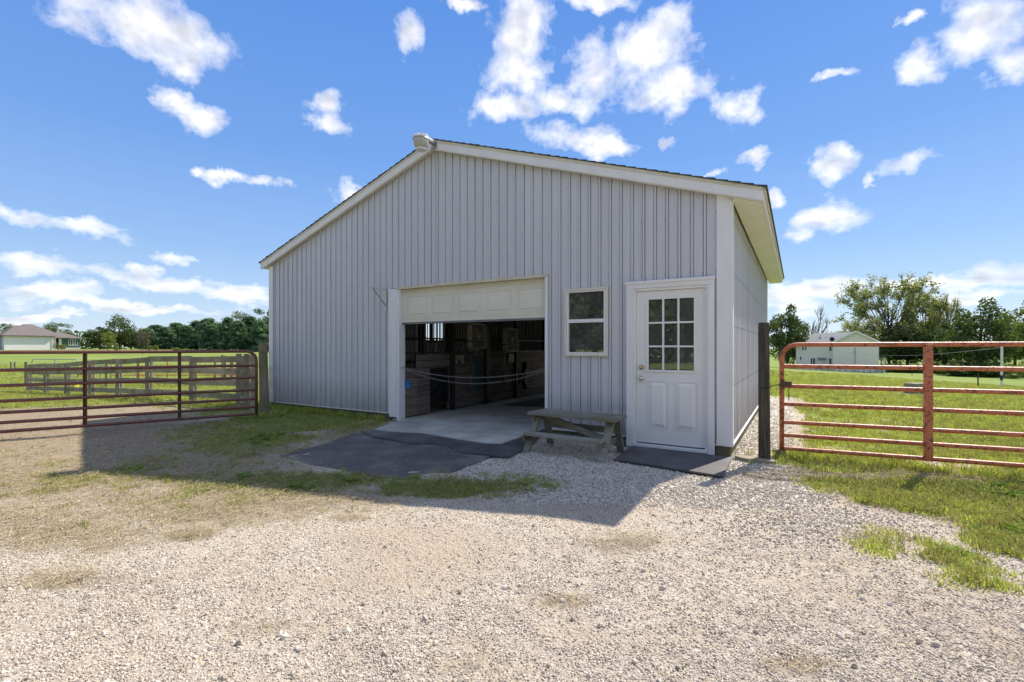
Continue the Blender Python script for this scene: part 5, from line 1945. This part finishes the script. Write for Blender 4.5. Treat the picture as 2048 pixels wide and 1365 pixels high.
for i, (px, py, w, Y_, ms) in enumerate(((1790, 722, 60, 92, TD[0]), (1835, 718, 70, 92, TM_[1]), (1880, 724, 56, 88, TD[0]), (1925, 716, 70, 80, TD[1]), (1985, 716, 70, 78, TM_[0]), (2022, 725, 40, 74, TLt), (2060, 720, 70, 76, TM_[1]))):
    X_ = (px - HX) / F * Y_
    zg = float(ground_h(X_, Y_))
    top = H + (HY - py) / F * Y_
    b0 = 7 if ms is TLt else 10
    bh = 10 if ms is TLt else 12
    place_tree('bush', ['bush right of the cream house porch', 'bush under the tallest tree', 'low bush at the foot of the slender tree', 'dark bush under the big dark tree', 'bush just left of the white pole', 'yellow bush right of the white pole', 'bush cut by the right edge'][i],
               (ms[0], None), (X_, Y_, zg - .7), (w / F * Y_ / b0,) * 2 + ((top - zg + .7) / bh,), i * 1.3, 'bushes along the right tree line', 'bush')
# distant woods all round the horizon, one mass
rs = np.random.default_rng(5)
cs = []
for i in range(420):
    an = 2 * math.pi * i / 420
    dx_, dy_ = math.sin(an), math.cos(an)
    R0 = 255 + 30 * math.sin(an * 3) + rs.uniform(-8, 8)
    x_, y_ = dx_ * R0, dy_ * R0
    zg = float(ground_h(x_, y_))
    hh = 4.2 + 1.2 * math.sin(an * 7 + 1) + 2.2 * vnoise(i * .35, 0.0, 4) + (6.5 if .35 < an < .75 else 0)
    q = rs.normal(size=(260, 3)) * [2.4, 2.4, .36 * hh] + [x_, y_, zg + hh * .48]
    cs.append(q[(q[:, 2] < zg + hh * (1.0 + .12 * rs.uniform())) & (q[:, 2] > zg - .5)])
cs = np.concatenate(cs)
fv = leaf_faces(cs, 1.05, rs)
wm = bpy.data.meshes.new('distant_woods')
kq = len(fv) // 4
wm.from_pydata(fv.tolist(), [], np.arange(kq * 4).reshape(-1, 4).tolist())
wm.materials.append(M['leaf_mid'])
wo = bpy.data.objects.new('distant_woods', wm)
COL.objects.link(wo)
P(wo, 'far off line of mixed woods along the horizon', None, None, 'stuff')
# woods behind the photographer, seen mirrored in the glass
for i in range(34):
    an = R(176 + 94 * ((i % 17) + .5 * (i // 17)) / 17)          # bearings from behind the photographer round to the left
    rad = 33 + 6 * (i // 17) + rs.uniform(-1.5, 1.5)
    X_, Y_ = math.sin(an) * rad, math.cos(an) * rad + 2
    s_ = rs.uniform(.95, 1.2)
    place_tree('broadleaf_tree', 'tree of the wood behind the photographer, seen only as a reflection', [TM_[0], TD[0], TM_[1], TD[1]][i % 4], (X_, Y_, float(ground_h(X_, Y_)) - .6), (s_, s_, s_ * 1.15), i, 'trees behind the viewpoint')


# ------------------------------------------------------------------ scattered stones, grass, straw
def proto(name, vs, fs, mat):
    me = bpy.data.meshes.new(name)
    me.from_pydata([tuple(v) for v in vs], [], fs)
    me.materials.append(mat)
    return bpy.data.objects.new(name, me)


def stone_proto(name, seed, mat):
    import bmesh
    rs = np.random.default_rng(seed)
    bm = bmesh.new()
    bmesh.ops.create_icosphere(bm, subdivisions=1, radius=.5)
    sx = rs.uniform(.7, 1.25, 3)
    for v in bm.verts:
        v.co = Vector((v.co.x * sx[0], v.co.y * sx[1], v.co.z * sx[2] * .68)) * rs.uniform(.78, 1.15)
    me = bpy.data.meshes.new(name)
    bm.to_mesh(me)
    bm.free()
    me.materials.append(mat)
    return bpy.data.objects.new(name, me)


def stone_material(name, stops, sc=14):
    m, nt, bs = nmat(name)
    oi = nt.nodes.new('ShaderNodeObjectInfo')
    col = ramp(nt, oi.outputs['Random'], stops)
    f = tex_noise(nt, 3.0, 4, .7)
    col = mixc(nt, ramp(nt, f, [(.35, (0, 0, 0)), (.7, (.5, .5, .5))]), col, (.42, .36, .28))
    nt.links.new(col, bs.inputs['Base Color'])
    bs.inputs['Roughness'].default_value = .9
    bs.inputs['Specular IOR Level'].default_value = .2
    return m


SM1 = stone_material('limestone_chip', [(0, (.30, .255, .20)), (.3, (.53, .46, .37)), (.65, (.70, .625, .52)), (1, (.82, .76, .66))])
SM2 = stone_material('driveway_grit', [(0, (.12, .10, .08)), (.14, (.28, .235, .19)), (.4, (.48, .41, .335)), (.75, (.62, .545, .45)), (1, (.80, .74, .65))])


def blade_tuft(name, seed, n, mat, hgt, spread, lean, wid):
    rs = np.random.default_rng(seed)
    vs, fs = [], []
    for i in range(n):
        a = rs.uniform(0, 2 * math.pi)
        r = spread * math.sqrt(rs.uniform())
        b = np.array([r * math.cos(a), r * math.sin(a), 0])
        an = rs.uniform(0, 2 * math.pi)
        d = np.array([math.cos(an), math.sin(an), 0])
        s_ = np.array([-d[1], d[0], 0])
        hh = hgt * rs.uniform(.5, 1.2)
        ln = lean * rs.uniform(.3, 1.3)
        w = wid * rs.uniform(.7, 1.3)
        m_ = b + d * ln * hh * .35 + [0, 0, hh * .6]
        t = b + d * ln * hh + [0, 0, hh * (1 - .25 * ln)]
        k = len(vs)
        vs += [b - s_ * w, b + s_ * w, m_ + s_ * w * .8, m_ - s_ * w * .8, t]
        fs += [(k, k + 1, k + 2, k + 3), (k + 3, k + 2, k + 4)]
    return proto(name, vs, fs, mat)


def straw_tuft(name, seed, n, mat, spread, L_, wid):
    rs = np.random.default_rng(seed)
    vs, fs = [], []
    for i in range(n):
        c = np.array([*(rs.normal(size=2) * spread * .5), rs.uniform(.002, .018)])
        an = rs.uniform(0, 2 * math.pi)
        d = np.array([math.cos(an), math.sin(an), rs.uniform(-.15, .25)])
        s_ = np.array([-d[1], d[0], .3])
        l = L_ * rs.uniform(.4, 1.2)
        k = len(vs)
        vs += [c - s_ * wid, c + s_ * wid, c + d * l + s_ * wid * .6, c + d * l - s_ * wid * .6]
        fs += [(k, k + 1, k + 2, k + 3)]
    return proto(name, vs, fs, mat)


def weed_proto(name, seed, mat, n=9, R_=.07):
    rs = np.random.default_rng(seed)
    vs, fs = [], []
    for i in range(n):
        an = 2 * math.pi * i / n + rs.uniform(-.3, .3)
        d = np.array([math.cos(an), math.sin(an), 0])
        s_ = np.array([-d[1], d[0], 0])
        l = R_ * rs.uniform(.6, 1.2)
        w = l * .24
        k = len(vs)
        up = rs.uniform(.25, .8)
        vs += [d * .005, d * l * .5 + s_ * w + [0, 0, l * up * .6], d * l + [0, 0, l * up * .7], d * l * .5 - s_ * w + [0, 0, l * up * .6]]
        fs += [(k, k + 1, k + 2, k + 3)]
    return proto(name, vs, fs, mat)


def scatter(name, label, pts, rot, scl, pick, protos):
    """one object whose geometry nodes put a copy of a prototype on every point"""
    col = bpy.data.collections.new(name + '_prototypes')
    for i, o in enumerate(protos):
        o.name = '%02d_%s' % (i, o.name)
        col.objects.link(o)
    me = bpy.data.meshes.new(name)
    me.vertices.add(len(pts))
    me.vertices.foreach_set('co', pts.astype(np.float32).ravel())
    a = me.attributes.new('rot', 'FLOAT_VECTOR', 'POINT')
    a.data.foreach_set('vector', rot.astype(np.float32).ravel())
    a = me.attributes.new('scl', 'FLOAT', 'POINT')
    a.data.foreach_set('value', scl.astype(np.float32))
    a = me.attributes.new('pick', 'INT', 'POINT')
    a.data.foreach_set('value', pick.astype(np.int32))
    o = bpy.data.objects.new(name, me)
    COL.objects.link(o)
    ng = bpy.data.node_groups.new(name, 'GeometryNodeTree')
    ng.interface.new_socket('Geometry', in_out='INPUT', socket_type='NodeSocketGeometry')
    ng.interface.new_socket('Geometry', in_out='OUTPUT', socket_type='NodeSocketGeometry')
    N, L = ng.nodes, ng.links
    gi, go = N.new('NodeGroupInput'), N.new('NodeGroupOutput')
    mp = N.new('GeometryNodeMeshToPoints')
    L.new(gi.outputs[0], mp.inputs[0])
    ci = N.new('GeometryNodeCollectionInfo')
    ci.inputs['Collection'].default_value = col
    ci.inputs['Separate Children'].default_value = True
    ci.inputs['Reset Children'].default_value = True
    ip = N.new('GeometryNodeInstanceOnPoints')
    ip.inputs['Pick Instance'].default_value = True
    L.new(mp.outputs[0], ip.inputs['Points'])
    L.new(ci.outputs[0], ip.inputs['Instance'])

    def attr(n, t):
        x = N.new('GeometryNodeInputNamedAttribute')
        x.data_type = t
        x.inputs['Name'].default_value = n
        return x.outputs[0]
    L.new(attr('pick', 'INT'), ip.inputs['Instance Index'])
    L.new(attr('rot', 'FLOAT_VECTOR'), ip.inputs['Rotation'])
    L.new(attr('scl', 'FLOAT'), ip.inputs['Scale'])
    L.new(ip.outputs[0], go.inputs[0])
    md = o.modifiers.new('scatter', 'NODES')
    md.node_group = ng
    return P(o, label, None, None, 'stuff')


def inside_poly(x, y, poly):
    c = np.zeros(len(x), bool)
    n = len(poly)
    for i in range(n):
        x0, y0 = poly[i]
        x1, y1 = poly[(i + 1) % n]
        t = ((y0 > y) != (y1 > y)) & (x < (x1 - x0) * (y - y0) / (y1 - y0 + 1e-12) + x0)
        c ^= t
    return c


def free(X, Y):
    """where nothing is built on the ground"""
    s, d = to_local(X, Y)
    bad = (s > WL - .01) & (s < WR + .005) & (d > -.02) & (d < DEPTH + .02)
    for poly in (ap, flap, pad, dm4):
        bad |= inside_poly(s, d, poly)
    return ~bad


def sample(n, y0, y1, powr=1.6, xlim=1.12):
    """points over the ground in view and a little beyond, thicker towards the viewpoint"""
    u = rng.uniform(0, 1, n)
    a, b = y0 ** (1 - powr), y1 ** (1 - powr)
    Y = (a + (b - a) * u) ** (1 / (1 - powr))
    X = Y * rng.uniform(-xlim, xlim, n) * 1.08
    return X, Y


def finish(X, Y, prob):
    keep = (rng.uniform(0, 1, len(X)) < prob) & free(X, Y)
    X, Y = X[keep], Y[keep]
    return np.stack([X, Y, ground_h(X, Y)], -1)


# stones
X, Y = sample(400000, 1.5, 9.5, 1.75)
g, c, b = masks(X, Y)
clump = fbm(X * 2.2, Y * 2.2, 3, 41)
pr = np.clip((.55 + .9 * (clump - .5)) * (1 - .95 * g) * (1 - .75 * b), 0, 1) * (1 - .6 * c) * (1 - .62 * tan_patch(X, Y))
pts = finish(X, Y, pr)
n = len(pts)
rot = rng.uniform(0, 6.28, (n, 3)) * [.12, .12, 1]
sc = .0045 + .0085 * rng.uniform(0, 1, n) ** 4 + .0008 * pts[:, 1]
pts[:, 2] += sc * .10
scatter('driveway_gravel', 'small beige limestone grit pressed into the driveway', pts, rot, sc, rng.integers(0, 4, n), [stone_proto('grit', 100 + i, SM2) for i in range(4)])
X, Y = sample(330000, 1.8, 15, 1.3, 1.2)
g, c, b = masks(X, Y)
pr = np.clip(c * 1.5, 0, 1) * (1 - .9 * g)
pts = finish(X, Y, pr)
n = len(pts)
rot = rng.uniform(0, 6.28, (n, 3)) * [.3, .3, 1]
sc = .011 + .014 * rng.uniform(0, 1, n) ** 2
pts[:, 2] += sc * .22
scatter('limestone_chips', 'clean pale limestone chips before the door and along the right wall', pts, rot, sc, rng.integers(0, 5, n), [stone_proto('chip', 120 + i, SM1) for i in range(5)])
X, Y = sample(1300, 1.7, 9, 1.6)
g, c, b = masks(X, Y)
pts = finish(X, Y, (.55 + .4 * (X > .3)) * (1 - .7 * g))
n = len(pts)
sc = .014 + .026 * rng.uniform(0, 1, n) ** 3.5
pts[:, 2] += sc * .15
scatter('loose_stones', 'larger loose stones lying over the driveway', pts, rng.uniform(0, 6.28, (n, 3)) * [.3, .3, 1], sc, rng.integers(0, 4, n), [stone_proto('stone', 140 + i, SM1) for i in range(4)])

# grass
X, Y = sample(190000, 1.9, 48, 1.15, 1.25)
g, c, b = masks(X, Y)
s_, d_ = to_local(X, Y)
lush = ((s_ > .45) | (Y > 10.5)).astype(float)
pr = np.clip(g * 1.2 - .12, 0, 1)
keepL = finish(X, Y, pr * lush)
n = len(keepL)
sc = rng.uniform(.7, 1.25, n) * (1 + .035 * keepL[:, 1])
scatter('pasture_grass', 'green pasture grass beyond the gates', keepL, np.stack([rng.normal(0, .12, n), rng.normal(0, .12, n), rng.uniform(0, 6.28, n)], -1), sc, rng.integers(0, 4, n),
        [blade_tuft('tuft', 200 + i, 16, M['olivegrass'] if i == 3 else M['blade'], .032 + .009 * i, .055, 1.0, .0026) for i in range(4)])
keepW = finish(X, Y, np.clip(g * 1.3 - .1, 0, 1) * (1 - lush))
X2_, Y2_ = sample(90000, 1.9, 11, 1.5, 1.15)
g2_, c2_, b2_ = masks(X2_, Y2_)
s2_, d2_ = to_local(X2_, Y2_)
keepW2 = finish(X2_, Y2_, np.clip(g2_ * 1.4 - .10, 0, 1) * (s2_ < .45) * .8 + np.clip(b2_ - .3, 0, 1) * .06 * (Y2_ > 3.3))
keepW = np.concatenate([keepW, keepW2])
n = len(keepW)
scatter('yard_grass', 'short worn grass in patches across the yard', keepW, np.stack([rng.normal(0, .15, n), rng.normal(0, .15, n), rng.uniform(0, 6.28, n)], -1), rng.uniform(.5, 1.1, n), rng.integers(0, 5, n),
        [blade_tuft('tuft', 220 + i, 12, M['olivegrass'] if i > 1 else M['blade'], .030 + .006 * i, .04, .9, .0022) for i in range(5)])
# longer grass where the mower does not reach
tp_ = []
for q in range(620):
    s0 = rng.uniform(-9.5, -5.7)
    d0 = -.05 - abs(rng.normal(0, .09))
    if rng.uniform() < (.9 if s0 < -7.2 else .45):
        tp_.append((C0[0] + s0 * U[0] + d0 * V[0], C0[1] + s0 * U[1] + d0 * V[1]))
for (cx_, cy_2, n_, rr_) in ((-4.86, 9.40, 46, .22), (2.965, 5.62, 10, .16), (3.3, 5.8, 22, .2), (-5.6, 10.7, 60, .5), (-6.9, 11.4, 50, .5), (-8.6, 12.3, 60, .6)):
    for q in range(n_):
        tp_.append((cx_ + rng.normal(0, rr_), cy_2 + rng.normal(0, rr_)))
for q in range(260):
    t_ = rng.uniform(0, 4.8)
    p_ = RG0 + dr * t_
    tp_.append((p_.x + rng.normal(0, .07), p_.y + rng.normal(0, .07)))
tp_ = np.array(tp_)
tp_ = tp_[free(tp_[:, 0], tp_[:, 1])]
n = len(tp_)
pts = np.stack([tp_[:, 0], tp_[:, 1], ground_h(tp_[:, 0], tp_[:, 1])], -1)
scatter('edge_grass', 'longer grass standing along the barn foot and round the posts', pts, np.stack([rng.normal(0, .15, n), rng.normal(0, .15, n), rng.uniform(0, 6.28, n)], -1), rng.uniform(.5, 1.2, n), rng.integers(0, 3, n),
        [blade_tuft('tuft', 300 + i, 16, M['blade'] if i else M['olivegrass'], .10 + .02 * i, .04, .8, .0028) for i in range(3)])
# dead grass and straw
X, Y = sample(90000, 1.7, 14, 1.4, 1.15)
g, c, b = masks(X, Y)
pr = np.clip((b - .12) * .8 + np.where((g > .12) & (g < .75), .38, 0), 0, .9) * np.where((Y < 3.3) & (X > -2.5), .1, 1)
pts = finish(X, Y, pr)
n = len(pts)
scatter('dry_straw', 'dead grass and straw lying on the bare earth', pts, np.stack([rng.normal(0, .1, n), rng.normal(0, .1, n), rng.uniform(0, 6.28, n)], -1), rng.uniform(.6, 1.3, n), rng.integers(0, 4, n),
        [straw_tuft('straw', 240 + i, 10, M['straw'], .09, .055, .0011) for i in range(4)])
# broad leaved weeds
X, Y = sample(26000, 2.5, 24, 1.25, 1.2)
g, c, b = masks(X, Y)
w_ = fbm(X * 1.1, Y * 1.1, 3, 77)
pr = np.clip((w_ - .55) * 5, 0, 1) * np.clip(g - .35, 0, 1) * 1.3
pts = finish(X, Y, pr)
n = len(pts)
scatter('weeds', 'broad leaved weeds among the grass', pts, np.stack([0 * pts[:, 0], 0 * pts[:, 0], rng.uniform(0, 6.28, n)], -1), rng.uniform(.6, 1.5, n), rng.integers(0, 3, n),
        [weed_proto('weed', 260 + i, M['weed']) for i in range(3)])
print('scene done', len(bpy.data.objects))
